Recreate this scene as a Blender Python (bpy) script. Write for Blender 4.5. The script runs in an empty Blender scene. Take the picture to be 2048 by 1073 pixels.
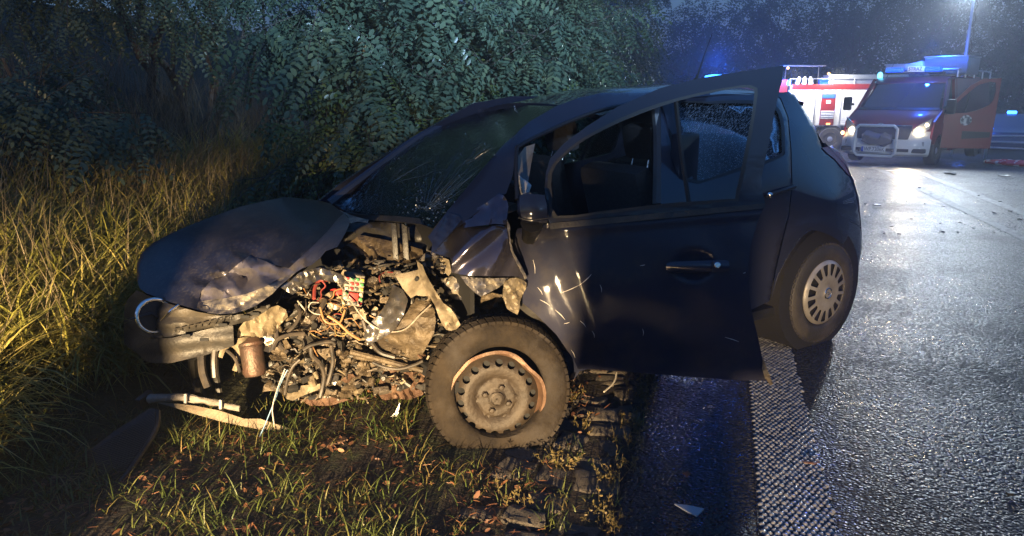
import bpy, bmesh, math, random
import numpy as np
from mathutils import Vector, noise as mnoise
from mathutils.geometry import delaunay_2d_cdt
random.seed(7); RNG = np.random.default_rng(7)
SC = bpy.context.scene
COL = SC.collection
R = math.radians

# ------------------------------------------------------------------ camera
F_PX, PITCH, CAM_H = 1450.0, R(13.2), 1.41
cam_d = bpy.data.cameras.new('camera'); cam = bpy.data.objects.new('camera', cam_d); COL.objects.link(cam)
cam.location = (0, 0, CAM_H); cam.rotation_euler = (R(90) - PITCH, 0, 0)
cam_d.sensor_width = 36; cam_d.lens = 36 * F_PX / 2048; cam_d.clip_start = .05; cam_d.clip_end = 900
SC.camera = cam

# ------------------------------------------------------------------ world: late dusk, deep blue
world = bpy.data.worlds.new('World'); SC.world = world; world.use_nodes = True
wn = world.node_tree.nodes; wl = world.node_tree.links
bg = wn['Background']
sky = wn.new('ShaderNodeTexSky'); sky.sky_type = 'NISHITA'; sky.sun_disc = False
sky.sun_elevation = R(1.0); sky.sun_rotation = R(250); sky.altitude = 100
sky.air_density = 1.2; sky.dust_density = .6; sky.ozone_density = 4.5
wl.new(sky.outputs[0], bg.inputs[0]); bg.inputs[1].default_value = .15

# ------------------------------------------------------------------ render look
SC.render.engine = 'CYCLES'
SC.view_settings.view_transform = 'Standard'; SC.view_settings.look = 'None'
SC.view_settings.exposure = 2.62; SC.view_settings.gamma = 1.0
cy = SC.cycles
cy.use_denoising = True; cy.max_bounces = 5; cy.diffuse_bounces = 2; cy.glossy_bounces = 3
cy.transmission_bounces = 5; cy.transparent_max_bounces = 10; cy.volume_bounces = 0
cy.sample_clamp_indirect = 4.0; cy.caustics_reflective = False; cy.caustics_refractive = False
cy.use_adaptive_sampling = False

def lamp(name, typ, loc, energy, color, target=None, **kw):
    d = bpy.data.lights.new(name, typ); o = bpy.data.objects.new(name, d); COL.objects.link(o)
    o.location = loc; d.energy = energy; d.color = color
    for k, v in kw.items(): setattr(d, k, v)
    if target is not None:
        o.rotation_euler = (Vector(target) - Vector(loc)).to_track_quat('-Z', 'Y').to_euler()
    return o

# dipped headlamp of the vehicle that stands behind the photographer: a real beam with a flat upper cut-off
HEADLAMP = (-1.2, -6.0, .78)
hl = lamp('headlamp_beam', 'SPOT', HEADLAMP, 5500, (1, .71, .38), (-3.3, 4.0, .30), spot_size=R(69), spot_blend=1.0, shadow_soft_size=.05)
hd = hl.data; hd.use_nodes = True
nt = hd.node_tree; em = nt.nodes['Emission']
geo = nt.nodes.new('ShaderNodeNewGeometry'); sep = nt.nodes.new('ShaderNodeSeparateXYZ')
nt.links.new(geo.outputs['Incoming'], sep.inputs[0])
ramp = nt.nodes.new('ShaderNodeMapRange'); ramp.interpolation_type = 'SMOOTHSTEP'
# the vertical component of the beam direction; the lens cuts what goes above the horizontal
for i, v in zip((1, 2, 3, 4), (-.030, .022, 1.0, .055)): ramp.inputs[i].default_value = v
nt.links.new(sep.outputs['Z'], ramp.inputs[0]); nt.links.new(ramp.outputs[0], em.inputs['Strength'])

# cool work light of the fire engine parked behind the photographer: it lights the fronds and the shaded door
work = lamp('unseen_work_beam', 'SPOT', (4.2, -7.5, 3.3), 6000, (.42, .66, 1.0), (-.45, 7.0, 3.6), spot_size=R(25), spot_blend=1.0, shadow_soft_size=.15)

lamp('unseen_work_beam', 'SPOT', (4.6, -7.5, 3.3), 1000, (.85, .93, 1.0), (9.0, 17.4, 1.1), spot_size=R(17), spot_blend=.9, shadow_soft_size=.15)  # second unseen beam, added to brighten the front of the van
# ------------------------------------------------------------------ geometry of the view: pixels of the 2048 px photograph to rays
CAM = np.array([0, 0, CAM_H]); FW = np.array([0, math.cos(PITCH), -math.sin(PITCH)])
UP = np.array([0, math.sin(PITCH), math.cos(PITCH)]); RT = np.array([1., 0, 0])
def ray(px, py): return RT * (px - 1024) / F_PX + UP * (536.5 - py) / F_PX + FW
def at_depth(px, py, t): return CAM + t * ray(px, py)
def on_z(px, py, z): r = ray(px, py); return CAM + (z - CAM_H) / r[2] * r
# car frame: x towards the nose, y to the car's left, origin on the ground under the front axle
TH = R(33); CO = np.array([-.74, 3.34, 0.]); CX = np.array([-math.cos(TH), -math.sin(TH), 0]); CYV = np.array([math.sin(TH), -math.cos(TH), 0]); CZ = np.array([0, 0, 1.])
AX = {'x': CX, 'y': CYV, 'z': CZ}
def cw(x, y, z): return CO + CX * x + CYV * y + CZ * z
def to_car(P): d = np.asarray(P) - CO; return np.stack([d @ CX, d @ CYV, d[..., 2]], -1)
def car_at(px, py, ax, v):
    r = ray(px, py)
    if ax == 'd': return CAM + v * r
    n = AX[ax]; return CAM + (v - (CAM - CO) @ n) / (r @ n) * r
# road frame: a along the road, s to its right
PSI = R(16.175); RA = np.array([math.sin(PSI), math.cos(PSI), 0]); RS = np.array([math.cos(PSI), -math.sin(PSI), 0])
def drop(a): return -.045 * max(0., a - 16.)      # the road falls away gently past the red van
def rd(a, s, z=0.): return RA * a + RS * s + np.array([0, 0, z + drop(a)])

# ------------------------------------------------------------------ object helpers
ORG = {}
def tag(o, label=None, cat=None, group=None, kind=None):
    if label: o['label'] = label
    if cat: o['category'] = cat
    if group: o['group'] = group
    if kind: o['kind'] = kind
    return o
def thing(name, loc, label, cat, group=None):
    o = bpy.data.objects.new(name, None); COL.objects.link(o); o.location = loc; o.empty_display_size = .1
    ORG[o] = np.array(loc, float)
    return tag(o, label, cat, group)
def add(name, V, Fc, mat, parent=None, smooth=True, sharp=40, org=None, mats=None):
    V = np.asarray(V, float).reshape(-1, 3)
    if parent is not None: base = ORG[parent]
    else: base = np.array(org if org is not None else (0, 0, 0), float)
    me = bpy.data.meshes.new(name)
    me.from_pydata((V - base).tolist(), [], [tuple(int(i) for i in f) for f in Fc])
    me.materials.append(mat)
    if mats is not None:
        for m in mats[0]: me.materials.append(m)
        me.polygons.foreach_set('material_index', mats[1])
    if smooth:
        me.polygons.foreach_set('use_smooth', [True] * len(me.polygons))
        me.set_sharp_from_angle(angle=R(sharp))
    me.update()
    o = bpy.data.objects.new(name, me); COL.objects.link(o); ORG[o] = base
    if parent is not None: o.parent = parent
    else: o.location = base
    return o
def big(name, V, quads, mat, parent=None, smooth=False, tri=False, org=None):
    """large mesh straight from numpy arrays (all faces of one size)"""
    V = np.asarray(V, np.float32).reshape(-1, 3); Q = np.asarray(quads, np.int32)
    base = ORG[parent] if parent is not None else np.array(org if org is not None else (0, 0, 0), float)
    V = (V - base).astype(np.float32)
    k = Q.shape[1]; me = bpy.data.meshes.new(name)
    me.vertices.add(len(V)); me.vertices.foreach_set('co', V.ravel())
    me.loops.add(Q.size); me.loops.foreach_set('vertex_index', Q.ravel())
    me.polygons.add(len(Q)); me.polygons.foreach_set('loop_start', np.arange(0, Q.size, k, dtype=np.int32))
    if smooth: me.polygons.foreach_set('use_smooth', np.ones(len(Q), bool))
    me.materials.append(mat); me.update(calc_edges=True)
    o = bpy.data.objects.new(name, me); COL.objects.link(o); ORG[o] = base
    if parent is not None: o.parent = parent
    else: o.location = base
    return o
def merge(*parts):
    V = []; Fc = []; n = 0
    for v, f in parts:
        v = np.asarray(v, float).reshape(-1, 3); V.append(v); Fc += [tuple(i + n for i in q) for q in f]; n += len(v)
    return np.concatenate(V), Fc
def frame_of(d, upv=(0, 0, 1)):
    d = np.asarray(d, float); d = d / np.linalg.norm(d); u = np.asarray(upv, float)
    if abs(d @ u) > .97: u = np.array([1., 0, 0])
    a = np.cross(u, d); a /= np.linalg.norm(a); return a, np.cross(d, a), d
def catmull(P, n=6):
    P = np.asarray(P, float)
    if len(P) < 3: return P
    Q = np.vstack([2 * P[0] - P[1], P, 2 * P[-1] - P[-2]]); out = []
    for i in range(1, len(Q) - 2):
        p0, p1, p2, p3 = Q[i - 1:i + 3]
        for k in range(n):
            t = k / n
            out.append(.5 * (2 * p1 + (p2 - p0) * t + (2 * p0 - 5 * p1 + 4 * p2 - p3) * t * t + (3 * p1 - p0 - 3 * p2 + p3) * t ** 3))
    out.append(P[-1]); return np.array(out)
def tube(P, r, seg=8, smoothn=0, cap=True):
    P = catmull(P, smoothn) if smoothn else np.asarray(P, float)
    n = len(P); rr = np.broadcast_to(np.asarray(r, float), (n,)) if np.ndim(r) == 0 or len(np.atleast_1d(r)) == n else np.interp(np.linspace(0, 1, n), np.linspace(0, 1, len(r)), r)
    T = np.gradient(P, axis=0); V = []
    a, b, _ = frame_of(T[0])
    for i in range(n):
        t = T[i] / (np.linalg.norm(T[i]) + 1e-9); a = a - t * (a @ t); a /= np.linalg.norm(a) + 1e-9; b = np.cross(t, a)
        for k in range(seg):
            g = 2 * math.pi * k / seg; V.append(P[i] + rr[i] * (a * math.cos(g) + b * math.sin(g)))
    Fc = [(i * seg + k, i * seg + (k + 1) % seg, (i + 1) * seg + (k + 1) % seg, (i + 1) * seg + k) for i in range(n - 1) for k in range(seg)]
    if cap: Fc += [tuple(range(seg))[::-1], tuple((n - 1) * seg + k for k in range(seg))]
    return np.array(V), Fc
def box(c, size, ax=None, bev=0.):
    """box with chamfered edges; ax = three axis vectors"""
    ax = np.eye(3) if ax is None else np.asarray(ax, float)
    h = np.asarray(size, float) / 2; c = np.asarray(c, float)
    if bev <= 0:
        V = [c + ax[0] * h[0] * i + ax[1] * h[1] * j + ax[2] * h[2] * k for i in (-1, 1) for j in (-1, 1) for k in (-1, 1)]
        return np.array(V), [(0, 1, 3, 2), (4, 6, 7, 5), (0, 4, 5, 1), (2, 3, 7, 6), (0, 2, 6, 4), (1, 5, 7, 3)]
    b = min(bev, .45 * min(size)); V = []; 
    bm = bmesh.new(); bmesh.ops.create_cube(bm, size=2)
    for v in bm.verts: v.co = Vector((v.co.x * h[0], v.co.y * h[1], v.co.z * h[2]))
    bmesh.ops.bevel(bm, geom=bm.edges[:], offset=b, segments=2, affect='EDGES', profile=.6)
    V = np.array([v.co[:] for v in bm.verts]); Fc = [tuple(v.index for v in f.verts) for f in bm.faces]; bm.free()
    return c + V @ ax, Fc
def lathe(prof, c, axis, seg=32, close=False, upv=(0, 0, 1)):
    """prof: (radius, height along axis) pairs"""
    a, b, d = frame_of(axis, upv); c = np.asarray(c, float); V = []; n = len(prof)
    for r, hgt in prof:
        for k in range(seg):
            g = 2 * math.pi * k / seg; V.append(c + d * hgt + r * (a * math.cos(g) + b * math.sin(g)))
    Fc = [(i * seg + k, i * seg + (k + 1) % seg, (i + 1) * seg + (k + 1) % seg, (i + 1) * seg + k) for i in range(n - 1 if not close else n) for k in range(seg)] if not close else \
         [(i * seg + k, i * seg + (k + 1) % seg, ((i + 1) % n) * seg + (k + 1) % seg, ((i + 1) % n) * seg + k) for i in range(n) for k in range(seg)]
    if not close:
        Fc += [tuple(range(seg))[::-1], tuple((n - 1) * seg + k for k in range(seg))]
    return np.array(V), Fc
def loft(curves, thick=0., closed=False):
    C = np.asarray(curves, float); n, m = C.shape[:2]
    V = C.reshape(-1, 3); Fc = [(i * m + j, i * m + j + 1, (i + 1) * m + j + 1, (i + 1) * m + j) for i in range(n - 1) for j in range(m - 1)]
    if thick:
        N = np.zeros_like(V)
        for f in Fc:
            nn = np.cross(V[f[1]] - V[f[0]], V[f[3]] - V[f[0]])
            for i in f: N[i] += nn
        N /= np.linalg.norm(N, axis=1)[:, None] + 1e-12
        k = len(V); F2 = [tuple(i + k for i in f)[::-1] for f in Fc]
        rim = [i for i in range(m)] + [i * m + m - 1 for i in range(1, n)] + [(n - 1) * m + j for j in range(m - 2, -1, -1)] + [i * m for i in range(n - 2, 0, -1)]
        Fr = [(rim[(i + 1) % len(rim)], rim[i], rim[i] + k, rim[(i + 1) % len(rim)] + k) for i in range(len(rim))]
        V = np.vstack([V, V - N * thick]); Fc = Fc + F2 + Fr
    return V, Fc
def wob(P, amp, sc, seed=0.):
    P = np.asarray(P, float)
    return P + amp * np.array([mnoise.noise_vector(Vector((p[0] * sc + seed, p[1] * sc - seed, p[2] * sc + 2 * seed)))[:] for p in P])

# ---- thin-plate surface over the picture: inverse depth from a few anchored points
class Surf:
    def __init__(s, anchors):
        P = np.array([(a[0], a[1]) for a in anchors], float) / 100.; s.P = P; w = []
        for a in anchors:
            w.append(1. / ((car_at(*a) - CAM) @ FW))
        n = len(P); d = np.linalg.norm(P[:, None] - P[None], axis=2)
        K = np.where(d > 0, d * d * np.log(np.maximum(d, 1e-9)), 0) + 1e-4 * np.eye(n)
        A = np.zeros((n + 3, n + 3)); A[:n, :n] = K; A[:n, n] = 1; A[:n, n + 1:] = P; A[n:, :n] = A[:n, n:].T
        s.c = np.linalg.solve(A, np.r_[w, 0, 0, 0])
    def depth(s, px, py):
        q = np.stack([np.asarray(px, float) / 100., np.asarray(py, float) / 100.], -1); d = np.linalg.norm(q[..., None, :] - s.P, axis=-1)
        K = np.where(d > 0, d * d * np.log(np.maximum(d, 1e-9)), 0); n = len(s.P)
        return 1. / (K @ s.c[:n] + s.c[n] + q @ s.c[n + 1:])
    def at(s, px, py, off=0.): return CAM + (s.depth(px, py) + off) * ray(px, py)
class PlaneSurf:
    def __init__(s, p, n): s.p = np.asarray(p, float); s.n = np.asarray(n, float)
    def depth(s, px, py):
        px = np.asarray(px, float); py = np.asarray(py, float)
        r = RT * ((px - 1024) / F_PX)[..., None] + UP * ((536.5 - py) / F_PX)[..., None] + FW
        return ((s.p - CAM) @ s.n) / (r @ s.n)
    def at(s, px, py, off=0.): return CAM + (s.depth(px, py) + off) * ray(px, py)
def inside(poly, x, y):
    c = False; n = len(poly); j = n - 1
    for i in range(n):
        xi, yi = poly[i]; xj, yj = poly[j]
        if (yi > y) != (yj > y) and x < (xj - xi) * (y - yi) / (yj - yi) + xi: c = not c
        j = i
    return c
def densify(poly, step, closed=True):
    out = []; n = len(poly)
    for i in range(n if closed else n - 1):
        a = np.array(poly[i], float); b = np.array(poly[(i + 1) % n], float); k = max(1, int(round(np.linalg.norm(b - a) / step)))
        for t in range(k): out.append(tuple(a + (b - a) * t / k))
    if not closed: out.append(tuple(poly[-1]))
    return out
def smooth_poly(poly, n=4):
    P = np.array(poly, float); m = len(P); out = []
    for i in range(m):
        p0, p1, p2, p3 = P[i - 1], P[i], P[(i + 1) % m], P[(i + 2) % m]
        for k in range(n):
            t = k / n; out.append(tuple(.5 * (2 * p1 + (p2 - p0) * t + (2 * p0 - 5 * p1 + 4 * p2 - p3) * t * t + (3 * p1 - p0 - 3 * p2 + p3) * t ** 3)))
    return out
def tri2d(poly, step, holes=(), jit=.25, seed=1):
    """triangulate a 2-D outline with interior points"""
    rg = random.Random(seed)
    loops = [densify(poly, step)] + [densify(h, step) for h in holes]
    vs = []; es = []
    for L in loops:
        n0 = len(vs); vs += L; es += [(n0 + i, n0 + (i + 1) % len(L)) for i in range(len(L))]
    xs = [p[0] for p in poly]; ys = [p[1] for p in poly]
    y = min(ys) + step * .5; row = 0
    bound = np.array(vs)
    while y < max(ys):
        x = min(xs) + step * (.5 if row % 2 else 0)
        while x < max(xs):
            q = (x + rg.uniform(-jit, jit) * step, y + rg.uniform(-jit, jit) * step)
            if inside(poly, *q) and not any(inside(h, *q) for h in holes) and np.min(np.hypot(bound[:, 0] - q[0], bound[:, 1] - q[1])) > step * .45: vs.append(q)
            x += step
        y += step * .87; row += 1
    r = delaunay_2d_cdt([Vector(v) for v in vs], es, [], 0, 1e-5)
    P = [tuple(v) for v in r[0]]; T = []
    for f in r[2]:
        cx_ = sum(P[i][0] for i in f) / len(f); cy_ = sum(P[i][1] for i in f) / len(f)
        if inside(poly, cx_, cy_) and not any(inside(h, cx_, cy_) for h in holes): T.append(tuple(f))
    used = sorted({i for f in T for i in f}); mp = {u: i for i, u in enumerate(used)}
    return np.array([P[u] for u in used]), [tuple(mp[i] for i in f) for f in T]
def thicken(P, T, off):
    """closed shell from a triangulated sheet; off = per-vertex offset vectors to the back side"""
    k = len(P); cnt = {}
    for f in T:
        for i in range(3):
            e = (f[i], f[(i + 1) % 3]); cnt[e] = 1
    rim = [e for e in cnt if (e[1], e[0]) not in cnt]
    return np.vstack([P, P + off]), list(T) + [tuple(i + k for i in f)[::-1] for f in T] + [(b, a, a + k, b + k) for a, b in rim]
def sheet(name, poly, surf, mat, parent, thick=.004, step=9, holes=(), disp=None, seed=1, sharp=50, smooth=0, subd=0):
    if smooth: poly = smooth_poly(poly, smooth)
    uv, T = tri2d(poly, step, holes, seed=seed)
    d = surf.depth(uv[:, 0], uv[:, 1])
    if disp is not None: d = d + np.array([disp(x, y) for x, y in uv])
    r = RT * ((uv[:, 0] - 1024) / F_PX)[:, None] + UP * ((536.5 - uv[:, 1]) / F_PX)[:, None] + FW
    P = CAM + d[:, None] * r
    # picture y runs down: make faces look at the camera
    f = T[0]; nn = np.cross(P[f[1]] - P[f[0]], P[f[2]] - P[f[0]])
    if nn @ (CAM - P[f[0]]) < 0: T = [t[::-1] for t in T]
    V, Fc = thicken(P, T, r / np.linalg.norm(r, axis=1)[:, None] * thick)
    o = add(name, V, Fc, mat, parent, sharp=sharp)
    o['_px'] = 1; del o['_px']
    return o
def crumple(amp, sc, seed=0, ridge=True):
    """sharp-creased sheet-metal folds: triangular waves along random directions, warped by noise (picture units)"""
    rq = random.Random(seed * 31 + 5)
    W = [(rq.uniform(0, math.pi), rq.uniform(.75, 1.9) * sc * 1.15, rq.random(), rq.uniform(.45, 1.)) for _ in range(4)]
    def f(x, y):
        wx = x + 14 * mnoise.noise(Vector((x * .018, y * .018, seed))); wy = y + 14 * mnoise.noise(Vector((x * .018, y * .018, seed + 9.)))
        v = 0.
        for g, k, ph, a_ in W:
            t = ((wx * math.cos(g) + wy * math.sin(g)) * k + ph) % 1.; v += a_ * (abs(2 * t - 1) - .5)
        return amp * v * (.6 + .8 * (.5 + mnoise.noise(Vector((x * .03, y * .03, seed * 3.)))))
    return f
def plate3(name, pts, mat, parent, thick=.004, **k): return add(name, *thicken_poly(pts, thick), mat, parent, **k)
def thicken_poly(pts, th):
    P = np.asarray(pts, float); n = len(P); c = np.cross(P[1] - P[0], P[2] - P[0]); c /= np.linalg.norm(c)
    return np.vstack([P + c * th / 2, P - c * th / 2]), [tuple(range(n)), tuple(range(2 * n - 1, n - 1, -1))] + [(i, i + n, (i + 1) % n + n, (i + 1) % n) for i in range(n)]

# ------------------------------------------------------------------ materials
MATS = {}
def M(name, col, rough=.5, metal=0., col2=None, sc=8., bump=0., bsc=60., spec=.5, coat=0., emit=None, es=0., lo=.35, hi=.65, alpha=None, rough2=None, trans=0., ior=1.45, coat_r=.05, col3=None, sc3=30., det=6.):
    if name in MATS: return MATS[name]
    m = bpy.data.materials.new(name); m.use_nodes = True; n = m.node_tree.nodes; l = m.node_tree.links; b = n['Principled BSDF']
    c4 = lambda c: (c[0], c[1], c[2], 1)
    b.inputs['Base Color'].default_value = c4(col); b.inputs['Roughness'].default_value = rough; b.inputs['Metallic'].default_value = metal
    b.inputs['Specular IOR Level'].default_value = spec; b.inputs['Coat Weight'].default_value = coat; b.inputs['Coat Roughness'].default_value = coat_r
    b.inputs['IOR'].default_value = ior; b.inputs['Transmission Weight'].default_value = trans
    tc = n.new('ShaderNodeTexCoord')
    def noise(s, d=det, rg=.6):
        q = n.new('ShaderNodeTexNoise'); q.inputs['Scale'].default_value = s; q.inputs['Detail'].default_value = d; q.inputs['Roughness'].default_value = rg
        l.new(tc.outputs['Object'], q.inputs['Vector']); return q
    if col2 is not None:
        q = noise(sc); rp = n.new('ShaderNodeMapRange'); rp.inputs[1].default_value = lo; rp.inputs[2].default_value = hi; l.new(q.outputs['Fac'], rp.inputs[0])
        mx = n.new('ShaderNodeMix'); mx.data_type = 'RGBA'; mx.inputs[6].default_value = c4(col); mx.inputs[7].default_value = c4(col2)
        l.new(rp.outputs[0], mx.inputs[0]); last = mx.outputs[2]
        if rough2 is not None:
            rr = n.new('ShaderNodeMapRange'); rr.inputs[3].default_value = rough; rr.inputs[4].default_value = rough2; l.new(rp.outputs[0], rr.inputs[0]); l.new(rr.outputs[0], b.inputs['Roughness'])
        if col3 is not None:
            q3 = noise(sc3); r3 = n.new('ShaderNodeMapRange'); r3.inputs[1].default_value = .52; r3.inputs[2].default_value = .68; l.new(q3.outputs['Fac'], r3.inputs[0])
            m3 = n.new('ShaderNodeMix'); m3.data_type = 'RGBA'; m3.inputs[7].default_value = c4(col3); l.new(last, m3.inputs[6]); l.new(r3.outputs[0], m3.inputs[0]); last = m3.outputs[2]
        l.new(last, b.inputs['Base Color'])
    if bump:
        q = noise(bsc, 5); bp = n.new('ShaderNodeBump'); bp.inputs['Strength'].default_value = 1; bp.inputs['Distance'].default_value = bump
        l.new(q.outputs['Fac'], bp.inputs['Height']); l.new(bp.outputs[0], b.inputs['Normal'])
        if coat: l.new(bp.outputs[0], b.inputs['Coat Normal'])
    if emit is not None:
        b.inputs['Emission Color'].default_value = c4(emit); b.inputs['Emission Strength'].default_value = es
    MATS[name] = m; return m
def leafmat(name, c1, c2, c3, trans=.25, rough=.45, sc=1.3):
    m = bpy.data.materials.new(name); m.use_nodes = True; n = m.node_tree.nodes; l = m.node_tree.links; b = n['Principled BSDF']; out = n['Material Output']
    g = n.new('ShaderNodeNewGeometry'); rp = n.new('ShaderNodeValToRGB'); e = rp.color_ramp.elements
    e[0].position = 0; e[0].color = (*c1, 1); e[1].position = 1; e[1].color = (*c3, 1); k = e.new(.55); k.color = (*c2, 1)
    tc = n.new('ShaderNodeTexCoord'); q = n.new('ShaderNodeTexNoise'); q.inputs['Scale'].default_value = sc; q.inputs['Detail'].default_value = 2
    l.new(tc.outputs['Object'], q.inputs['Vector'])
    mm = n.new('ShaderNodeMath'); mm.operation = 'MULTIPLY_ADD'; l.new(g.outputs['Random Per Island'], mm.inputs[0]); mm.inputs[1].default_value = .55
    m2 = n.new('ShaderNodeMath'); m2.operation = 'MULTIPLY_ADD'; m2.inputs[1].default_value = 1.1; m2.inputs[2].default_value = -.3; l.new(q.outputs['Fac'], m2.inputs[0])
    l.new(m2.outputs[0], mm.inputs[2]); l.new(mm.outputs[0], rp.inputs[0]); l.new(rp.outputs[0], b.inputs['Base Color'])
    b.inputs['Roughness'].default_value = rough; b.inputs['Specular IOR Level'].default_value = .45
    t = n.new('ShaderNodeBsdfTranslucent'); mix = n.new('ShaderNodeMixShader'); mix.inputs[0].default_value = trans
    l.new(rp.outputs[0], t.inputs[0]); l.new(b.outputs[0], mix.inputs[1]); l.new(t.outputs[0], mix.inputs[2]); l.new(mix.outputs[0], out.inputs['Surface'])
    MATS[name] = m; return m
# ================================================================== setting: ground, road, markings, gutter stones
def asphalt(name, base, gsc, gh, rough):
    m = bpy.data.materials.new(name); m.use_nodes = True; n = m.node_tree.nodes; l = m.node_tree.links; b = n['Principled BSDF']
    tc = n.new('ShaderNodeTexCoord')
    v = n.new('ShaderNodeTexVoronoi'); v.inputs['Scale'].default_value = gsc; v.inputs['Randomness'].default_value = 1; l.new(tc.outputs['Object'], v.inputs['Vector'])
    q = n.new('ShaderNodeTexNoise'); q.inputs['Scale'].default_value = gsc * .45; q.inputs['Detail'].default_value = 4; l.new(tc.outputs['Object'], q.inputs['Vector'])
    mm = n.new('ShaderNodeMath'); mm.operation = 'MULTIPLY_ADD'; mm.inputs[1].default_value = -1.0; l.new(v.outputs['Distance'], mm.inputs[0]); l.new(q.outputs['Fac'], mm.inputs[2])
    bp = n.new('ShaderNodeBump'); bp.inputs['Distance'].default_value = gh; bp.inputs['Strength'].default_value = 1; l.new(mm.outputs[0], bp.inputs['Height']); l.new(bp.outputs[0], b.inputs['Normal'])
    big_ = n.new('ShaderNodeTexNoise'); big_.inputs['Scale'].default_value = 1.3; big_.inputs['Detail'].default_value = 8; l.new(tc.outputs['Object'], big_.inputs['Vector'])
    sp = n.new('ShaderNodeTexWhiteNoise'); sp.noise_dimensions = '3D'; l.new(v.outputs['Color'], sp.inputs['Vector'])
    rp = n.new('ShaderNodeMapRange'); rp.inputs[1].default_value = .3; rp.inputs[2].default_value = .7; rp.inputs[3].default_value = rough * .45; rp.inputs[4].default_value = rough * 1.5; l.new(big_.outputs['Fac'], rp.inputs[0])
    ad = n.new('ShaderNodeMath'); ad.operation = 'MULTIPLY_ADD'; ad.inputs[1].default_value = .42; l.new(sp.outputs['Value'], ad.inputs[0]); l.new(rp.outputs[0], ad.inputs[2]); l.new(ad.outputs[0], b.inputs['Roughness'])
    cr = n.new('ShaderNodeValToRGB'); cr.color_ramp.elements[0].color = (base * .5, base * .5, base * .52, 1); cr.color_ramp.elements[1].color = (base * 2.2, base * 2.15, base * 2.0, 1)
    l.new(sp.outputs['Value'], cr.inputs[0]); l.new(cr.outputs[0], b.inputs['Base Color'])
    b.inputs['IOR'].default_value = 1.33; b.inputs['Specular IOR Level'].default_value = .30
    MATS[name] = m; return m
m_road = asphalt('wet_asphalt', .026, 74, .016, .26)
m_shoulder = asphalt('wet_shoulder_asphalt', .018, 75, .012, .24)
m_soil = M('dark_soil', (.012, .009, .006), .8, col2=(.032, .023, .014), sc=14, bump=.018, bsc=45, col3=(.03, .04, .012), sc3=5)
m_verge = M('verge_soil', (.02, .022, .008), .85, col2=(.045, .042, .016), sc=3, bump=.03, bsc=20)
m_cob = M('granite', (.06, .05, .04), .65, col2=(.13, .11, .085), sc=30, bump=.010, bsc=45, col3=(.045, .038, .028), sc3=7, rough2=.75)
m_paint = M('white_road_paint', (.40, .40, .39), .35, col2=(.16, .16, .16), sc=14, bump=.002, bsc=120)
m_paint2 = M('worn_white_paint', (.12, .12, .12), .6, col2=(.03, .03, .03), sc=12, spec=.28, bump=.006, bsc=150, lo=.40, hi=.62)

def verge_z(a, s):
    """height of the verge: a flat strip, then a bank that climbs away from the road"""
    o = -s
    z = .03 * min(1, max(0, (o - .85) / .8)) + .05 * mnoise.noise(Vector((a * .7, s * .7, 0))) * min(1, max(0, (o - .9)))
    return z + .30 * max(0, o - 2.4) ** 1.15 * (1 if o < 9 else 1) if o < 9 else z + .30 * 6.6 ** 1.15 + .04 * (o - 9)
# one sheet of ground far past everything in view
gx = np.r_[np.linspace(-400, -30, 6), np.linspace(-26, 26, 40), np.linspace(30, 400, 6)]
gV = []; gF = []
aa = np.r_[-300, -80, -40, np.arange(-16, 16, 1.2), np.arange(16, 45, 2), 60, 90, 150, 300, 420]
ss = np.r_[-300, -90, -40, -20, np.arange(-14, -.6, .55), -.83, -.82]
ss2 = np.r_[6.62, 6.63, 7.2, 9, 14, 30, 90, 300]
def gridsheet(aa, ss, zf):
    V = [rd(a, s, zf(a, s)) for a in aa for s in ss]; m = len(ss)
    return V, [(i * m + j, (i + 1) * m + j, (i + 1) * m + j + 1, i * m + j + 1) for i in range(len(aa) - 1) for j in range(m - 1)]
V, Fc = merge(gridsheet(aa, ss, verge_z), gridsheet(aa, ss2, lambda a, s: .04 * min(1, (s - 6.62)) + (.22 * max(0, s - 10) if s < 40 else 6.6)), gridsheet(aa, [-.83, 6.63], lambda a, s: -.06))
ground = add('ground', V, Fc, m_verge); tag(ground, kind='structure')
V, Fc = gridsheet(aa[1:-1], np.r_[.19 - .02, .6, 3, 6.63], lambda a, s: 0.)
tag(add('road', V, Fc, m_road), kind='structure')
V, Fc = gridsheet(aa[1:-1], [-.28, .0, .17], lambda a, s: 0.)
tag(add('road_shoulder', V, Fc, m_shoulder), kind='structure')
# soil bed below the gutter stones and the trodden strip before the grass
V, Fc = gridsheet(np.arange(-4, 34.1, .25), np.linspace(-2.3, -.27, 14), lambda a, s: (-.008 + .008 * mnoise.noise(Vector((a * 9, s * 9, 0))) if s > -.8 else .012 + .02 * mnoise.noise(Vector((a * 4, s * 4, 1))) + max(0, verge_z(a, s) * .98)))
tag(add('soil_strip', V, Fc, m_soil), kind='structure')

# structured edge line: rows of raised plastic drops on a thin base
s0, s1 = .192, .446
V, Fc = gridsheet(np.r_[-3, np.arange(0, 42, 2)], [s0 - .004, s1 + .004], lambda a, s: .004)
edge = add('edge_line', V, Fc, m_shoulder); tag(edge, kind='structure')
m_stud = M('wet_line_drop', (.27, .27, .27), .3, col2=(.13, .13, .135), sc=40, coat=.4)
def stud_mesh():
    prof = [(1, 0), (.92, .35), (.62, .75), (.25, .97)]
    seg = 7; V = []
    for r, h in prof:
        for k in range(seg):
            g = 2 * math.pi * k / seg; V.append((r * math.cos(g) * .0105, r * math.sin(g) * .0135, h * .0075))
    V.append((0, 0, .0076)); Fc = [(i * seg + k, i * seg + (k + 1) % seg, (i + 1) * seg + (k + 1) % seg, (i + 1) * seg + k) for i in range(3) for k in range(seg)]
    return np.array(V), Fc + [(3 * seg + k, 3 * seg + (k + 1) % seg, len(V) - 1) for k in range(seg)]
SV, SF = stud_mesh(); spots = []
a = 1.85; row = 0
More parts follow.
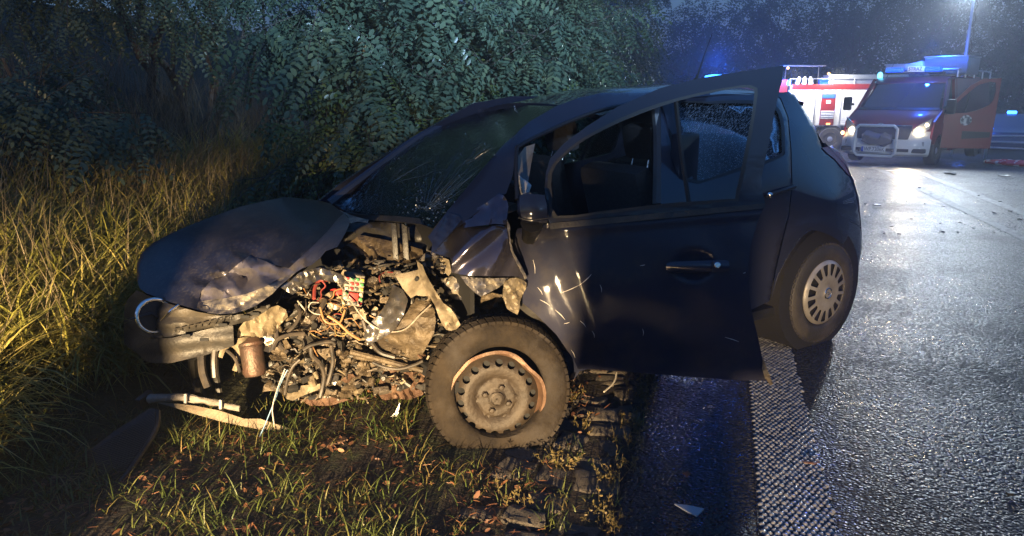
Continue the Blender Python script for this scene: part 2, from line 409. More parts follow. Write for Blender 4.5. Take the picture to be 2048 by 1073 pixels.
while a < 7.5:
    for k in range(11):
        s = s0 + .012 + k * .0228 + (.0114 if row % 2 else 0) + random.uniform(-.0025, .0025)
        if s < s1 - .003: spots.append((a + random.uniform(-.004, .004), s, random.uniform(.82, 1.18)))
    a += .0222; row += 1
me = bpy.data.meshes.new('line_drop'); me.from_pydata(SV.tolist(), [], SF); me.materials.append(m_stud); me.polygons.foreach_set('use_smooth', [True] * len(me.polygons))
near = [q for q in spots if q[0] > 2.12][:300]
for a, s, k in near:
    o = bpy.data.objects.new('line_drop', me); COL.objects.link(o); o.parent = edge; o.location = rd(a, s, .004); o.rotation_euler = (0, 0, -PSI + random.uniform(-.4, .4)); o.scale = (k, k, random.uniform(.8, 1.2))
ns = set(near); BV = []; BF = []
for q in spots:
    if q in ns: continue
    a, s, k = q; g = -PSI + random.uniform(-.4, .4); cg, sg = math.cos(g), math.sin(g)
    n0 = len(BV) * len(SV)
    W = SV * k; W = np.stack([W[:, 0] * cg - W[:, 1] * sg, W[:, 0] * sg + W[:, 1] * cg, W[:, 2]], 1) + rd(a, s, .004); BV.append(W); BF += [tuple(i + n0 for i in f) for f in SF]
o = add('line_drops', np.concatenate(BV), BF, m_stud, edge); tag(o, kind='stuff')
# beyond the last drops the line reads as one pale band
V, Fc = gridsheet([7.5, 16, 60], [s0, s1], lambda a, s: .008)
tag(add('far_edge_band', V, Fc, m_paint2, edge), kind='structure')
# double centre line and the hatched field next to it
def stripe(pts, name, mat):
    if len(pts) == 2: V, Fc = gridsheet([pts[0][0], 16, pts[1][0]], [pts[0][1], pts[1][1]], lambda a, s: .004)
    else: V = [rd(a, s, .004) for a, s in pts]; Fc = [tuple(range(len(V)))]
    o = add(name, V, Fc, mat); tag(o, kind='structure'); 
    if o.data.polygons[0].normal.z < 0: o.data.flip_normals()
    return o
stripe([(-10, 2.96), (60, 3.09)], 'centre_line', m_paint2)
stripe([(-10, 3.58), (60, 3.71)], 'centre_line', m_paint2)
stripe([(17.4, 3.12), (17.7, 3.12), (18.6, 3.56), (18.3, 3.56)], 'hatch_marking', m_paint)
stripe([(15.9, 3.12), (16.1, 3.12), (16.6, 3.56), (16.4, 3.56)], 'hatch_marking', m_paint)

# gutter of rough granite setts, three to four across, each a stone of its own
gut = thing('gutter', rd(3, -.55), 'strip of rough granite setts with mossy joints between wet asphalt and soil', 'gutter')
del gut['label'], gut['category']; tag(gut, kind='structure')
V, Fc = gridsheet([-3, 16, 34], [-.84, -.27], lambda a, s: -.008)
tag(add('joint_bed', V, Fc, m_soil, gut), kind='structure')
def sett_mesh(sd):
    rg = random.Random(sd); bm = bmesh.new(); bmesh.ops.create_cube(bm, size=1)
    bmesh.ops.bevel(bm, geom=bm.edges[:], offset=.09, segments=2, affect='EDGES', profile=.6)
    bmesh.ops.subdivide_edges(bm, edges=[e for e in bm.edges if e.calc_length() > .4], cuts=2, use_grid_fill=True)
    for v in bm.verts:
        p = v.co.copy(); v.co += mnoise.noise_vector(p * 2.1 + Vector((sd, 0, 0))) * .13 + mnoise.noise_vector(p * 5 + Vector((0, sd, 0))) * .07
    bmesh.ops.triangulate(bm, faces=bm.faces[:])
    me = bpy.data.meshes.new('granite_sett'); bm.to_mesh(me); bm.free(); me.materials.append(m_cob); me.polygons.foreach_set('use_smooth', [True] * len(me.polygons)); return me
setts = [sett_mesh(i) for i in range(7)]
a = 1.5
nset = 0; far_sets = []
while a < 16:
    la = random.uniform(.11, .18); s = -.81 + random.uniform(-.02, .02)
    while s < -.36:
        ls = random.uniform(.13, .22); ls = min(ls, -.28 - s)
        if ls > .06 and random.random() > .06:
            if nset < 290:
                o = bpy.data.objects.new('granite_sett', random.choice(setts)); COL.objects.link(o); o.parent = gut
                o.location = Vector(rd(a + la / 2 + random.uniform(-.012, .012), s + ls / 2, -.043 + random.uniform(-.018, .010))) - gut.location
                o.rotation_euler = (random.uniform(-.07, .07), random.uniform(-.07, .07), -PSI + random.uniform(-.1, .1) + random.choice((0, math.pi)))
                o.scale = ((ls - .022), (la - .020), .10); nset += 1
        s += ls + .004
    a += la + .004
# ================================================================== vegetation
m_rob = leafmat('robinia_leaf', (.040, .066, .044), (.080, .118, .074), (.14, .17, .08), .36, .36, 1.1)
m_robfar = leafmat('far_leaf', (.024, .042, .024), (.045, .075, .036), (.07, .105, .05), .25, .5, .5)
m_shrub = leafmat('shrub_leaf', (.04, .065, .02), (.09, .12, .03), (.17, .17, .045), .32, .35, 2)
m_grass = leafmat('long_grass', (.11, .13, .026), (.29, .27, .062), (.46, .36, .13), .30, .42, 1.6)
m_dry = leafmat('dry_grass', (.10, .075, .04), (.19, .15, .085), (.26, .21, .13), .2, .6, 2)
m_short = leafmat('short_grass', (.03, .06, .012), (.09, .11, .025), (.20, .12, .045), .25, .5, 5)
m_litter = leafmat('dead_leaf', (.06, .025, .012), (.13, .055, .025), (.22, .10, .04), .15, .6, 9)
m_weed = leafmat('weed_leaf', (.05, .05, .015), (.12, .09, .03), (.19, .13, .05), .25, .6, 8)
m_bark = M('bark', (.045, .036, .028), .85, col2=(.10, .085, .07), sc=14, bump=.012, bsc=30)
def unit(v): return v / (np.linalg.norm(v, axis=-1, keepdims=True) + 1e-9)
def leaflets(P, D, N, L, W):
    """P base, D direction, N normal (n,3); L,W (n,) -> verts (n,6,3)"""
    S = unit(np.cross(D, N)); L = L[:, None]; W = W[:, None]
    return np.stack([P, P + D * L * .28 + S * W * .46 + N * W * .10, P + D * L * .70 + S * W * .45 + N * W * .10, P + D * L,
                     P + D * L * .70 - S * W * .45 + N * W * .10, P + D * L * .28 - S * W * .46 + N * W * .10], 1)
def quads_for(n):
    b = np.arange(n)[:, None] * 6
    return np.concatenate([b + np.array([[0, 1, 2, 3]]), b + np.array([[0, 3, 4, 5]])], 0)
def pinnate(P, D, N, size, pairs=6, droop=.25):
    """compound leaves: base P, direction D, normal N, size (n,) rachis length; the leaflets of one leaf lie in one gently folded plane"""
    n = len(P); out = []
    S = unit(np.cross(D, N)); N = unit(np.cross(S, D)); fold = RNG.uniform(.05, .7, n)[:, None]
    for k in range(2 * pairs + 1):
        term = k == 2 * pairs
        t = (1.0 if term else .14 + .84 * (k // 2) / pairs)
        sd = 1 if k % 2 else -1
        pos = P + D * (size * t)[:, None] - np.array([0, 0, 1.]) * (size * droop * t * t)[:, None]
        dr = unit(D - np.array([0, 0, 1.]) * 2 * droop * t)
        d = dr if term else unit(S * sd + dr * .38 - N * fold)
        d = unit(d + RNG.normal(0, .07, (n, 3)))
        nn = unit(N + S * sd * fold * .8 + RNG.normal(0, .14, (n, 3)))
        L = size * (.20 if pairs > 5 else .235) * (1 - .25 * abs(t - .5)) * RNG.uniform(.88, 1.12, n)
        out.append(leaflets(pos, d, nn, L, L * RNG.uniform(.44, .56, n)))
    return np.concatenate(out, 0)
def sprays(clumps, per=8, size=(.15, .25), pairs=6, bias=(0, 0, 0), shell=.55):
    """clumps: (centre, radii, number of sprays) -> leaf verts and twig segments"""
    LP = []; LD = []; LN = []; LS = []; TW = []
    for c, rad, ns in clumps:
        c = np.array(c); rad = np.array(rad)
        u = unit(RNG.normal(0, 1, (ns, 3))); r = RNG.uniform(shell ** 3, 1, ns) ** (1 / 3)
        o = c + u * rad * r[:, None]
        D = unit(u * .8 + np.array(bias) + np.array([0, 0, -.25]) + RNG.normal(0, .35, (ns, 3)))
        ln = RNG.uniform(.35, .75, ns)
        TW.append((o, o + D * ln[:, None] - np.array([0, 0, .12]) * ln[:, None]))
        S = unit(np.cross(D, np.array([0, 0, 1.]) + RNG.normal(0, .25, (ns, 3))))
        for k in range(per):
            t = (k + .5) / per; sd = 1 if k % 2 else -1
            LP.append(o + D * (ln * t)[:, None] - np.array([0, 0, .12]) * (ln * t * t)[:, None])
            LD.append(unit(D * .65 + S * sd * .75 + np.array([0, 0, -.75]) + RNG.normal(0, .20, (ns, 3))))
            LN.append(unit(np.array([0, 0, 1.]) + u * .5 + RNG.normal(0, .3, (ns, 3))))
            LS.append(RNG.uniform(*size, ns))
    V = pinnate(np.concatenate(LP), np.concatenate(LD), np.concatenate(LN), np.concatenate(LS), pairs)
    return V, np.concatenate([t[0] for t in TW]), np.concatenate([t[1] for t in TW])
def prisms(A, B, r0, r1):
    n = len(A); d = unit(B - A); a = unit(np.cross(d, np.array([.3, .5, 1.]))); b = np.cross(d, a); ring = []
    for P, r in ((A, r0), (B, r1)):
        for k in range(3):
            g = 2.0944 * k; ring.append(P + r * (a * math.cos(g) + b * math.sin(g)))
    V = np.stack(ring, 1); base = np.arange(n)[:, None] * 6
    Q = np.concatenate([base + np.array([[k, (k + 1) % 3, 3 + (k + 1) % 3, 3 + k]]) for k in range(3)], 0)
    return V.reshape(-1, 3), Q
def limb(p0, p1, r0, r1, wv=.12, n=7):
    P = np.linspace(p0, p1, n); ln = np.linalg.norm(P[-1] - P[0]); q = P + np.sin(np.linspace(0, math.pi, n))[:, None] * RNG.normal(0, wv, 3) * ln * .5
    q[1:-1] += RNG.normal(0, .025 * ln, (n - 2, 3)); return tube(q, np.linspace(r0, r1, n), 7)
def over(px, d, n): return [cl(px + 90 * math.sin(k * 2.4), -150 - 150 * k, d + .5 * math.sin(k * 1.7), 1.0, 1.0, .6, n) for k in range(5)]
def tree(name, label, base, clumps, group, mat, r=.09, per=8, size=(.15, .25), pairs=6, bias=(0, 0, 0), shell=.55, stems=1, twigs=True):
    base = np.array(base, float); t = thing(name, base, label, 'tree', group)
    V, A, B = sprays(clumps, per, size, pairs, bias, shell)
    cc = np.array([c[0] for c in clumps])
    parts = []
    top = cc.mean(0) * .5 + base * .5; top[2] = max(base[2] + 1.2, cc[:, 2].mean())
    for k in range(stems):
        b0 = base + np.array([RNG.normal(0, .18), RNG.normal(0, .18), -.1]) * (k > 0) + np.array([0, 0, -.08]); tp = top + RNG.normal(0, .35, 3) * (k > 0)
        parts.append(limb(b0, tp, r, r * .55, .06, 9))
    tr = add('trunk', *merge(*parts), m_bark, t)
    br = [limb(top - (top - base) * RNG.uniform(0, .45), c, r * .45, r * .10, .16) for c in cc]
    add('limbs' if False else 'branch', *merge(*br), m_bark, t)
    crown = big('crown', V.reshape(-1, 3), quads_for(len(V)), mat, t)
    if twigs:
        TV, TQ = prisms(A, B, .005, .002); tag(big('twig_growth', TV, TQ, m_bark, crown), kind='stuff')
    return t
def cl(px, py, d, rx, ry, rz, n): return (at_depth(px, py, d), (rx, ry, rz), n)
toroad = RS * .5 + np.array([0, -.25, 0])
g1 = 'black locust trees along the bank'
tree('locust_tree', 'drooping black locust lit pale green behind the windshield of the crashed car', at_depth(640, 330, 8.0) * [1, 1, 0] + [0, 0, .9],
     [cl(700, 50, 6.0, .75, .6, .40, 34), cl(860, 70, 6.0, .7, .5, .36, 32), cl(725, 180, 5.6, .36, .35, .28, 20), cl(840, 215, 5.5, .5, .4, .24, 26), cl(660, 20, 6.4, .5, .5, .35, 20), cl(760, 300, 5.6, .45, .45, .28, 26),
      cl(930, 200, 5.9, .5, .4, .3, 26), cl(960, 60, 6.6, .6, .6, .5, 30)] + over(800, 6.6, 34), g1, m_rob, bias=toroad, size=(.24, .38), pairs=7)
tree('locust_tree', 'fine leaved black locust rising behind the roof of the crashed car', at_depth(1060, 300, 11.5) * [1, 1, 0] + [0, 0, .7],
     [cl(1000, 20, 7.2, .7, .7, .6, 50), cl(1090, 90, 7.2, .6, .6, .5, 50), cl(1060, 185, 6.9, .6, .5, .30, 40), cl(1105, 30, 7.8, .5, .6, .6, 46), cl(1120, 105, 7.8, .45, .5, .45, 40), cl(1110, 175, 7.6, .4, .45, .26, 30)] + over(1050, 7.6, 34), g1, m_rob, bias=toroad, pairs=6, size=(.20, .32))
tree('locust_tree', 'blue tinted black locust at the far end of the bank beside the road', at_depth(1215, 300, 19) * [1, 1, 0] + [0, 0, .6],
     [cl(1180, 40, 14.5, 1.0, 1.2, 1.2, 90), cl(1195, 130, 14.5, .8, 1.1, .8, 80), cl(1225, 20, 19, 1.0, 1.4, 1.3, 80), cl(1235, 130, 19, .9, 1.2, 1.2, 70), cl(1255, 165, 25, 1.0, 1.4, 1.0, 60), cl(1245, 60, 24, 1.0, 1.4, 1.5, 60)], g1, m_rob, bias=toroad, pairs=4, size=(.22, .34), per=7)
tree('locust_tree', 'dark black locust with leaves hanging over the shaded bank', at_depth(380, 330, 8.5) * [1, 1, 0] + [0, 0, 1.2],
     [cl(60, -60, 6.4, .8, .6, .25, 26), cl(190, -30, 6.2, .5, .4, .16, 20), cl(330, -70, 6.4, .6, .5, .2, 24), cl(440, -60, 6.2, .4, .4, .2, 22), cl(-80, 0, 6.2, .8, .6, .4, 18), cl(545, -30, 6.2, .3, .3, .3, 18)] + over(250, 6.8, 50) + over(0, 6.4, 40), g1, m_rob, bias=toroad, stems=3, r=.05)
sh = tree('locust_sapling', 'low locust sapling with broad leaves at the edge of the tall grass', at_depth(40, 330, 6.0) * [1, 1, 0] + [0, 0, .5],
     [cl(30, 200, 5.2, .45, .45, .22, 26), cl(70, 250, 5.0, .45, .4, .2, 30), cl(-40, 240, 5.0, .4, .4, .3, 16)], None, m_rob, bias=toroad, r=.02, size=(.2, .3))
sh2 = tree('leafy_shrub', 'yellow green leafy shrub below the locust behind the hood', at_depth(690, 400, 6.2) * [1, 1, 0] + [0, 0, .3],
     [cl(680, 300, 5.9, .5, .45, .3, 50), cl(650, 350, 5.7, .45, .4, .22, 40), cl(780, 330, 5.6, .5, .35, .25, 40), cl(880, 300, 5.6, .5, .4, .3, 40), cl(1080, 280, 6.4, .8, .5, .5, 70), cl(1200, 270, 7.4, .8, .6, .5, 60), cl(980, 330, 6.2, .6, .5, .3, 40)], None, m_shrub, bias=toroad, r=.02, stems=4, pairs=4, size=(.14, .22))
# shaded wood behind the bank: one mass, with thin stems that can be told apart
wood = []
for k in range(70):
    a_ = RNG.uniform(-6, 40); s_ = -RNG.uniform(10.5, 16) + max(0, min(3, (a_ - 9) * .4))
    wood.append((rd(a_, s_, RNG.uniform(1.5, 6.5) if a_ > 13 else RNG.uniform(4.6, 7.5)), (1.5, 1.5, 1.1), 17))
for k in range(46): wood.append((rd(RNG.uniform(13, 34), -RNG.uniform(5.2, 8.5), RNG.uniform(1.5, 7.5)), (1.4, 1.4, 1.1), 15))
V, A, B = sprays(wood, 6, (.34, .5), 3, shell=.3)
tag(big('shaded_wood', V.reshape(-1, 3), quads_for(len(V)), m_robfar), 'dark leafy wood closing off the bank behind the locust trees', 'wood', kind='stuff')
for k, (px, py0, py1, d, dx) in enumerate([(356, 145, 40, 7.6, 6), (372, 150, 40, 7.7, -14), (402, 190, 60, 7.2, -22), (425, 150, 70, 7.8, 2), (455, 170, 80, 7.6, -32), (480, 150, 90, 8.2, -50), (548, 120, 20, 8.4, -8), (300, 160, 30, 9.2, 10), (150, 140, 10, 9, 25), (520, 150, 60, 9.3, 18)]):
    b_ = at_depth(px, py0, d); 
    zz = verge_z(b_ @ RA, b_ @ RS) + drop(b_ @ RA); b_[2] = zz - .05
    t_ = at_depth(px - dx, -60, d)
    st = add('thin_stem', *limb(b_, t_, .028 - .001 * k, .012, .07, 10), m_bark, org=b_)
    tag(st, 'thin bare stem standing in the dark gap of the bank', 'tree trunk', 'bare stems on the bank')
# trees on the far side of the road, behind the fire engines
g2 = 'tall trees behind the fire engines'
def far_tree(label, px, py, d, w, h, n, gaps=1.):
    base = at_depth(px, 200, d); base[2] = drop(base @ RA) + .2; hh = (196 - py) * d / F_PX + 1.41
    cs = []
    for k in range(n):
        g = RNG.uniform(0, 6.28); rr = RNG.uniform(.1, 1) * w * .5; z = RNG.uniform(.24, 1) * hh
        tap = 1 - .45 * (z / hh) ** 2
        cs.append((base + np.array([math.cos(g) * rr * tap, math.sin(g) * rr * tap * .6, z]), (1.1, 1.0, .8), 10))
    return tree('roadside_tree', label, base, cs, g2, m_robfar, r=.16, per=6, size=(.5, .75), pairs=3, shell=.2, twigs=False)
far_tree('round dark tree standing left of the white fire engine', 1395, -10, 42, 7.4, 8, 46)
far_tree('dark tree rising above the lamp bar of the white fire engine', 1545, -30, 43, 7.6, 8, 50)
far_tree('tall tree with loose crown above the white fire engine body', 1690, -60, 42, 8.6, 9, 60)
far_tree('broad tree behind the floodlight mast of the red van', 1850, -70, 43, 9.0, 9, 60)
far_tree('tall tree behind the guardrail and the red van', 2020, -70, 40, 9.0, 9, 60)
far_tree('tree closing the roadside beyond the guardrail', 2190, -70, 36, 9.0, 9, 50)
far_tree('dim tree far off at the bend of the road', 1330, 60, 50, 5.0, 8, 34)
far = []
for k in range(95):
    far.append((rd(RNG.uniform(50, 66), RNG.uniform(-14, 38), RNG.uniform(1.5, 13)), (2.4, 2.2, 1.5), 15))
V, A, B = sprays(far, 5, (.8, 1.1), 3, shell=.2)
tag(big('far_wood', V.reshape(-1, 3), quads_for(len(V)), m_robfar), 'hazy wood far behind the fire engines', 'wood', kind='stuff')

# woods that close the road behind the photographer: they show in glass and paint as dark reflections
back_wood = [(np.array([RNG.uniform(-22, 24), RNG.uniform(-24, -13), RNG.uniform(.8, 8.5)]), (2.2, 2.0, 1.3), 14) for k in range(80)]
V, A, B = sprays(back_wood, 5, (.8, 1.1), 2, shell=.2)
tag(big('roadside_wood', V.reshape(-1, 3), quads_for(len(V)), m_robfar), 'dark wood along the road behind the photographer', 'wood', kind='stuff')
# ------------------------------------------------------------------ grass
def blades(P, h, w, lean, az, curl, seg=4):
    n = len(P); t = np.linspace(0, 1, seg + 1); d = np.stack([np.cos(az), np.sin(az), np.zeros(n)], 1); s = np.stack([-np.sin(az), np.cos(az), np.zeros(n)], 1)
    tw = RNG.uniform(-.8, .8, n); s = s * np.cos(tw)[:, None] + d * np.sin(tw)[:, None]
    V = []
    for k in t:
        ang = lean + curl * k
        c = P + (d * (np.sin(lean + curl * k * .5) * h * k)[:, None]) + np.array([0, 0, 1.]) * (np.cos(np.minimum(lean + curl * k * .5, 2.2)) * h * k)[:, None]
        ww = (w * (1 - k) ** .6 * .5 + .0002)[:, None]
        V += [c - s * ww, c + s * ww]
    V = np.stack(V, 1); m = 2 * (seg + 1); b = np.arange(n)[:, None] * m
    Q = np.concatenate([b + np.array([[2 * i, 2 * i + 1, 2 * i + 3, 2 * i + 2]]) for i in range(seg)], 0)
    return V.reshape(-1, 3), Q
def scatter(n, a0, a1, s0_, s1_, tuft=.0, keep=None, under=False, per=14):
    if tuft:
        k = max(1, n // per); ca = RNG.uniform(a0, a1, k); cs_ = RNG.uniform(s0_, s1_, k); i = RNG.integers(0, k, n)
        a_ = ca[i] + RNG.normal(0, tuft, n); s_ = cs_[i] + RNG.normal(0, tuft, n)
    else: a_ = RNG.uniform(a0, a1, n); s_ = RNG.uniform(s0_, s1_, n)
    P = RA * a_[:, None] + RS * s_[:, None]
    c = to_car(P)
    ok = ~((c[:, 0] > -3.3) & (c[:, 0] < .92) & (np.abs(c[:, 1]) < .95)) | under
    if keep is not None: ok &= keep(P, a_, s_, c)
    P = P[ok]; P[:, 2] = [verge_z(x, y) + drop(x) for x, y in zip(a_[ok], s_[ok])]
    return P
def grass(n, region, hr, wr, curl, lean, tuft, keep=None, seg=4, under=False, per=14):
    P = scatter(n, *region, tuft, keep, under, per); n = len(P); h = RNG.uniform(*hr, n)
    az = RNG.uniform(0, 6.28, n); return blades(P, h, RNG.uniform(*wr, n), np.abs(RNG.normal(0, lean, n)), az, RNG.uniform(*curl, n), seg)
def joinq(*L):
    V = []; Q = []; n = 0
    for v, q in L: V.append(v); Q.append(q + n); n += len(v)
    return np.concatenate(V), np.concatenate(Q)
nocorner = lambda P, a_, s_, c: ~((P[:, 1] < 2.55) & (P[:, 0] > -2.0)) & (s_ < -1.55 - .25 * np.sin(a_ * 3)) & ~((c[:, 0] > .7) & (c[:, 0] < 1.45) & (c[:, 1] > -.55) & (c[:, 1] < .75))
V, Q = joinq(grass(46000, (-1.0, 3.6, -4.2, -1.5), (.22, .50), (.007, .015), (.8, 2.6), .5, .05, nocorner),
             grass(60000, (2.0, 7.5, -4.6, -1.6), (.25, .58), (.007, .016), (.7, 2.5), .48, .06, nocorner),
             grass(6000, (6.5, 12, -3.2, -1.6), (.25, .5), (.006, .012), (.4, 1.6), .3, .08))
tag(big('tall_grass', V, Q, m_grass), 'long yellow green grass leaning over on the verge', 'grass', kind='stuff')
V, Q = joinq(grass(9000, (-.5, 8.0, -6.0, -2.8), (.3, .75), (.003, .006), (.1, .9), .3, .10, nocorner), grass(1600, (0, 7, -4.4, -1.6), (.35, .8), (.003, .005), (.1, .8), .25, .05, nocorner))
tag(big('dry_grass', V, Q, m_dry), 'pale dry grass stalks at the foot of the shaded bank', 'grass', kind='stuff')
nowheel = lambda P, a_, s_, c: (np.hypot(P[:, 0] + .07, P[:, 1] - 2.95) > .36)
V, Q = joinq(grass(21000, (1.2, 4.6, -2.9, -.78), (.03, .13), (.003, .006), (.6, 2.4), .75, .065, nowheel, 3, True, 70), grass(2600, (1.2, 8, -.85, -.28), (.02, .08), (.002, .005), (.4, 2), .6, .02, nowheel, 3))
tag(big('short_grass', V, Q, m_short), 'short torn grass on the trodden soil before the wheel', 'grass', kind='stuff')
# stalks and leaf litter
P = scatter(5200, 1.3, 4.2, -2.3, -.6, .09, nowheel, True); n = len(P); P[:, 2] += .018
d = unit(np.stack([RNG.normal(0, 1, n), RNG.normal(0, 1, n), RNG.normal(0, .25, n)], 1)); nn = unit(np.array([0, 0, 1.]) + RNG.normal(0, .5, (n, 3)))
L = RNG.uniform(.015, .06, n); sm = RNG.uniform(0, 1, n) < .30; L = np.where(sm, L * .7, L); Wd = np.where(sm, L * .45, .0035)
V = leaflets(P, d, nn, L, Wd)
tag(big('leaf_litter', V.reshape(-1, 3), quads_for(n), m_litter), 'brown leaf litter and broken stalks lying on the soil', 'leaves', kind='stuff')
# small weeds in the joint between setts and asphalt
for k in range(17):
    a_ = 2.0 + k * .16 + random.uniform(-.05, .05); s_ = -.30 + random.uniform(-.05, .03)
    if k > 12: a_ = 1.9 + (k - 12) * .33; s_ = -.56 + random.uniform(-.08, .08)
    c = rd(a_, s_, -.01); n = random.randint(9, 16); A = c + RNG.normal(0, .028, (n, 3)) * [1, 1, 0]
    B = A + unit(RNG.normal(0, .45, (n, 3)) + [0, 0, 1]) * RNG.uniform(.035, .10, (n, 1))
    pts = []; m_ = 10
    tt = RNG.uniform(.2, 1.0, (n, m_)); PP = (A[:, None] + (B - A)[:, None] * tt[..., None]).reshape(-1, 3)
    dd = unit(RNG.normal(0, 1, (n * m_, 3)) + [0, 0, .5]); V = leaflets(PP, dd, unit(RNG.normal(0, 1, (n * m_, 3)) + [0, 0, 1]), RNG.uniform(.008, .022, n * m_), RNG.uniform(.004, .008, n * m_))
    w = thing('weed', c, 'small brown green weed growing in the joint beside the wet asphalt' if k < 13 else 'small weed growing between the granite setts of the gutter', 'plant', 'weeds along the edge of the asphalt' if k < 13 else 'weeds between the setts')
    TV, TQ = prisms(A, B, .0016, .0008); tag(big('stem_growth', TV, TQ, m_weed, w), kind='stuff'); big('foliage', V.reshape(-1, 3), quads_for(n * m_), m_weed, w)
# ================================================================== the crashed car
m_body = M('car_paint', (.013, .015, .028), .5, .0, col2=(.016, .018, .032), sc=3, coat=1.0, coat_r=.03, spec=.12)
m_bodydirt = M('dusty_car_paint', (.015, .015, .024), .40, .2, spec=.25, col2=(.050, .044, .043), sc=9, lo=.50, hi=.85, coat=.4, coat_r=.06, bump=.0006, bsc=160, col3=(.05, .045, .042), sc3=70)
m_torn = M('torn_painted_steel', (.09, .088, .10), .38, .5, col2=(.34, .30, .23), sc=16, lo=.42, hi=.62, bump=.004, bsc=60, rough2=.5)
m_primer = M('beige_primer_steel', (.17, .14, .09), .55, .1, col2=(.055, .04, .024), sc=14, lo=.42, hi=.72, bump=.004, bsc=45)
m_mud = M('muddy_steel', (.038, .028, .018), .55, .15, col2=(.11, .083, .05), sc=12, bump=.012, bsc=40, lo=.4, hi=.7)
m_alu = M('dirty_aluminium', (.19, .165, .135), .45, .6, col2=(.065, .05, .035), sc=18, bump=.010, bsc=50, lo=.4, hi=.65)
m_steelbr = M('bare_grey_steel', (.25, .24, .23), .35, .85, col2=(.10, .09, .08), sc=10, bump=.004, bsc=30)
m_rust = M('rusty_steel', (.060, .030, .018), .7, .2, col2=(.11, .065, .038), sc=20, bump=.008, bsc=60)
m_black = M('black_plastic', (.012, .012, .012), .45, col2=(.03, .027, .022), sc=9, bump=.002, bsc=80)
m_dustblack = M('dusty_black_plastic', (.022, .020, .017), .5, col2=(.07, .058, .042), sc=5, bump=.003, bsc=90, lo=.45, hi=.75)
m_rubber = M('muddy_rubber', (.010, .0075, .0055), .85, spec=.2, col2=(.026, .019, .012), sc=7, bump=.005, bsc=60, lo=.40, hi=.68, col3=(.035, .03, .026), sc3=3.2)
m_rubber2 = M('tyre_rubber', (.022, .021, .020), .6, col2=(.06, .052, .045), sc=6, bump=.003, bsc=90, lo=.45, hi=.8)
m_rim = M('dusty_steel_rim', (.034, .024, .015), .6, .25, col2=(.017, .012, .008), sc=11, bump=.0025, bsc=70)
m_rimedge = M('bent_rim_flange', (.07, .042, .025), .55, .35, col2=(.16, .09, .055), sc=13, bump=.003, bsc=60)
m_cap = M('silver_wheel_trim', (.42, .40, .38), .35, .55, col2=(.28, .26, .24), sc=9)
m_dark = M('dark_interior', (.010, .010, .012), .7)
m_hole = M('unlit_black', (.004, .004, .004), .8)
m_cloth = M('seat_cloth', (.022, .022, .026), .85, col2=(.035, .035, .04), sc=60, bump=.002, bsc=300)
m_trim = M('grey_interior_trim', (.22, .22, .23), .6)
m_white = M('deflated_airbag_cloth', (.62, .62, .60), .8, bump=.01, bsc=25)
m_chrome = M('chrome', (.75, .74, .72), .12, 1.0, bump=.0008, bsc=40)
m_tail = M('red_lamp_lens', (.62, .02, .03), .25, coat=1.0, bump=.002, bsc=160)
m_seal = M('rubber_seal', (.012, .012, .014), .55)
def glass_mat(name, tint, refl_bump=0., bsc=80, fac=.08, drops=0.):
    m = bpy.data.materials.new(name); m.use_nodes = True; n = m.node_tree.nodes; l = m.node_tree.links; out = n['Material Output']
    n.remove(n['Principled BSDF']); t = n.new('ShaderNodeBsdfTransparent'); t.inputs[0].default_value = (*tint, 1)
    g = n.new('ShaderNodeBsdfGlossy'); g.inputs['Roughness'].default_value = .03; g.inputs['Color'].default_value = (1, 1, 1, 1)
    fr = n.new('ShaderNodeFresnel'); fr.inputs[0].default_value = 1.27; mx = n.new('ShaderNodeMixShader'); l.new(fr.outputs[0], mx.inputs[0]); l.new(t.outputs[0], mx.inputs[1]); l.new(g.outputs[0], mx.inputs[2])
    tc = n.new('ShaderNodeTexCoord'); last = mx.outputs[0]
    if refl_bump:
        q = n.new('ShaderNodeTexNoise'); q.inputs['Scale'].default_value = bsc; q.inputs['Detail'].default_value = 6; l.new(tc.outputs['Object'], q.inputs['Vector'])
        bp = n.new('ShaderNodeBump'); bp.inputs['Distance'].default_value = refl_bump; l.new(q.outputs['Fac'], bp.inputs['Height']); l.new(bp.outputs[0], g.inputs['Normal']); l.new(bp.outputs[0], fr.inputs['Normal'])
    if drops:
        v = n.new('ShaderNodeTexVoronoi'); v.inputs['Scale'].default_value = 260; l.new(tc.outputs['Object'], v.inputs['Vector'])
        th = n.new('ShaderNodeMath'); th.operation = 'LESS_THAN'; th.inputs[1].default_value = .30; l.new(v.outputs['Distance'], th.inputs[0])
        wn_ = n.new('ShaderNodeTexWhiteNoise'); l.new(v.outputs['Color'], wn_.inputs['Vector']); th2 = n.new('ShaderNodeMath'); th2.operation = 'LESS_THAN'; th2.inputs[1].default_value = drops; l.new(wn_.outputs['Value'], th2.inputs[0])
        mu = n.new('ShaderNodeMath'); mu.operation = 'MULTIPLY'; l.new(th.outputs[0], mu.inputs[0]); l.new(th2.outputs[0], mu.inputs[1])
        rf = n.new('ShaderNodeBsdfPrincipled'); rf.inputs['Base Color'].default_value = (.55, .6, .7, 1); rf.inputs['Roughness'].default_value = .15
        tl = n.new('ShaderNodeBsdfTranslucent'); tl.inputs[0].default_value = (.8, .85, 1, 1); m3 = n.new('ShaderNodeMixShader'); m3.inputs[0].default_value = .6; l.new(rf.outputs[0], m3.inputs[1]); l.new(tl.outputs[0], m3.inputs[2])
        m2 = n.new('ShaderNodeMixShader'); l.new(mu.outputs[0], m2.inputs[0]); l.new(last, m2.inputs[1]); l.new(m3.outputs[0], m2.inputs[2]); last = m2.outputs[0]
    l.new(last, out.inputs['Surface']); MATS[name] = m; return m
m_glass = glass_mat('window_glass', (.72, .78, .80))
m_wetglass = glass_mat('wet_window_glass', (.80, .84, .86), drops=.16)
m_doorglass = glass_mat('door_window_glass', (.86, .89, .90), drops=.03)
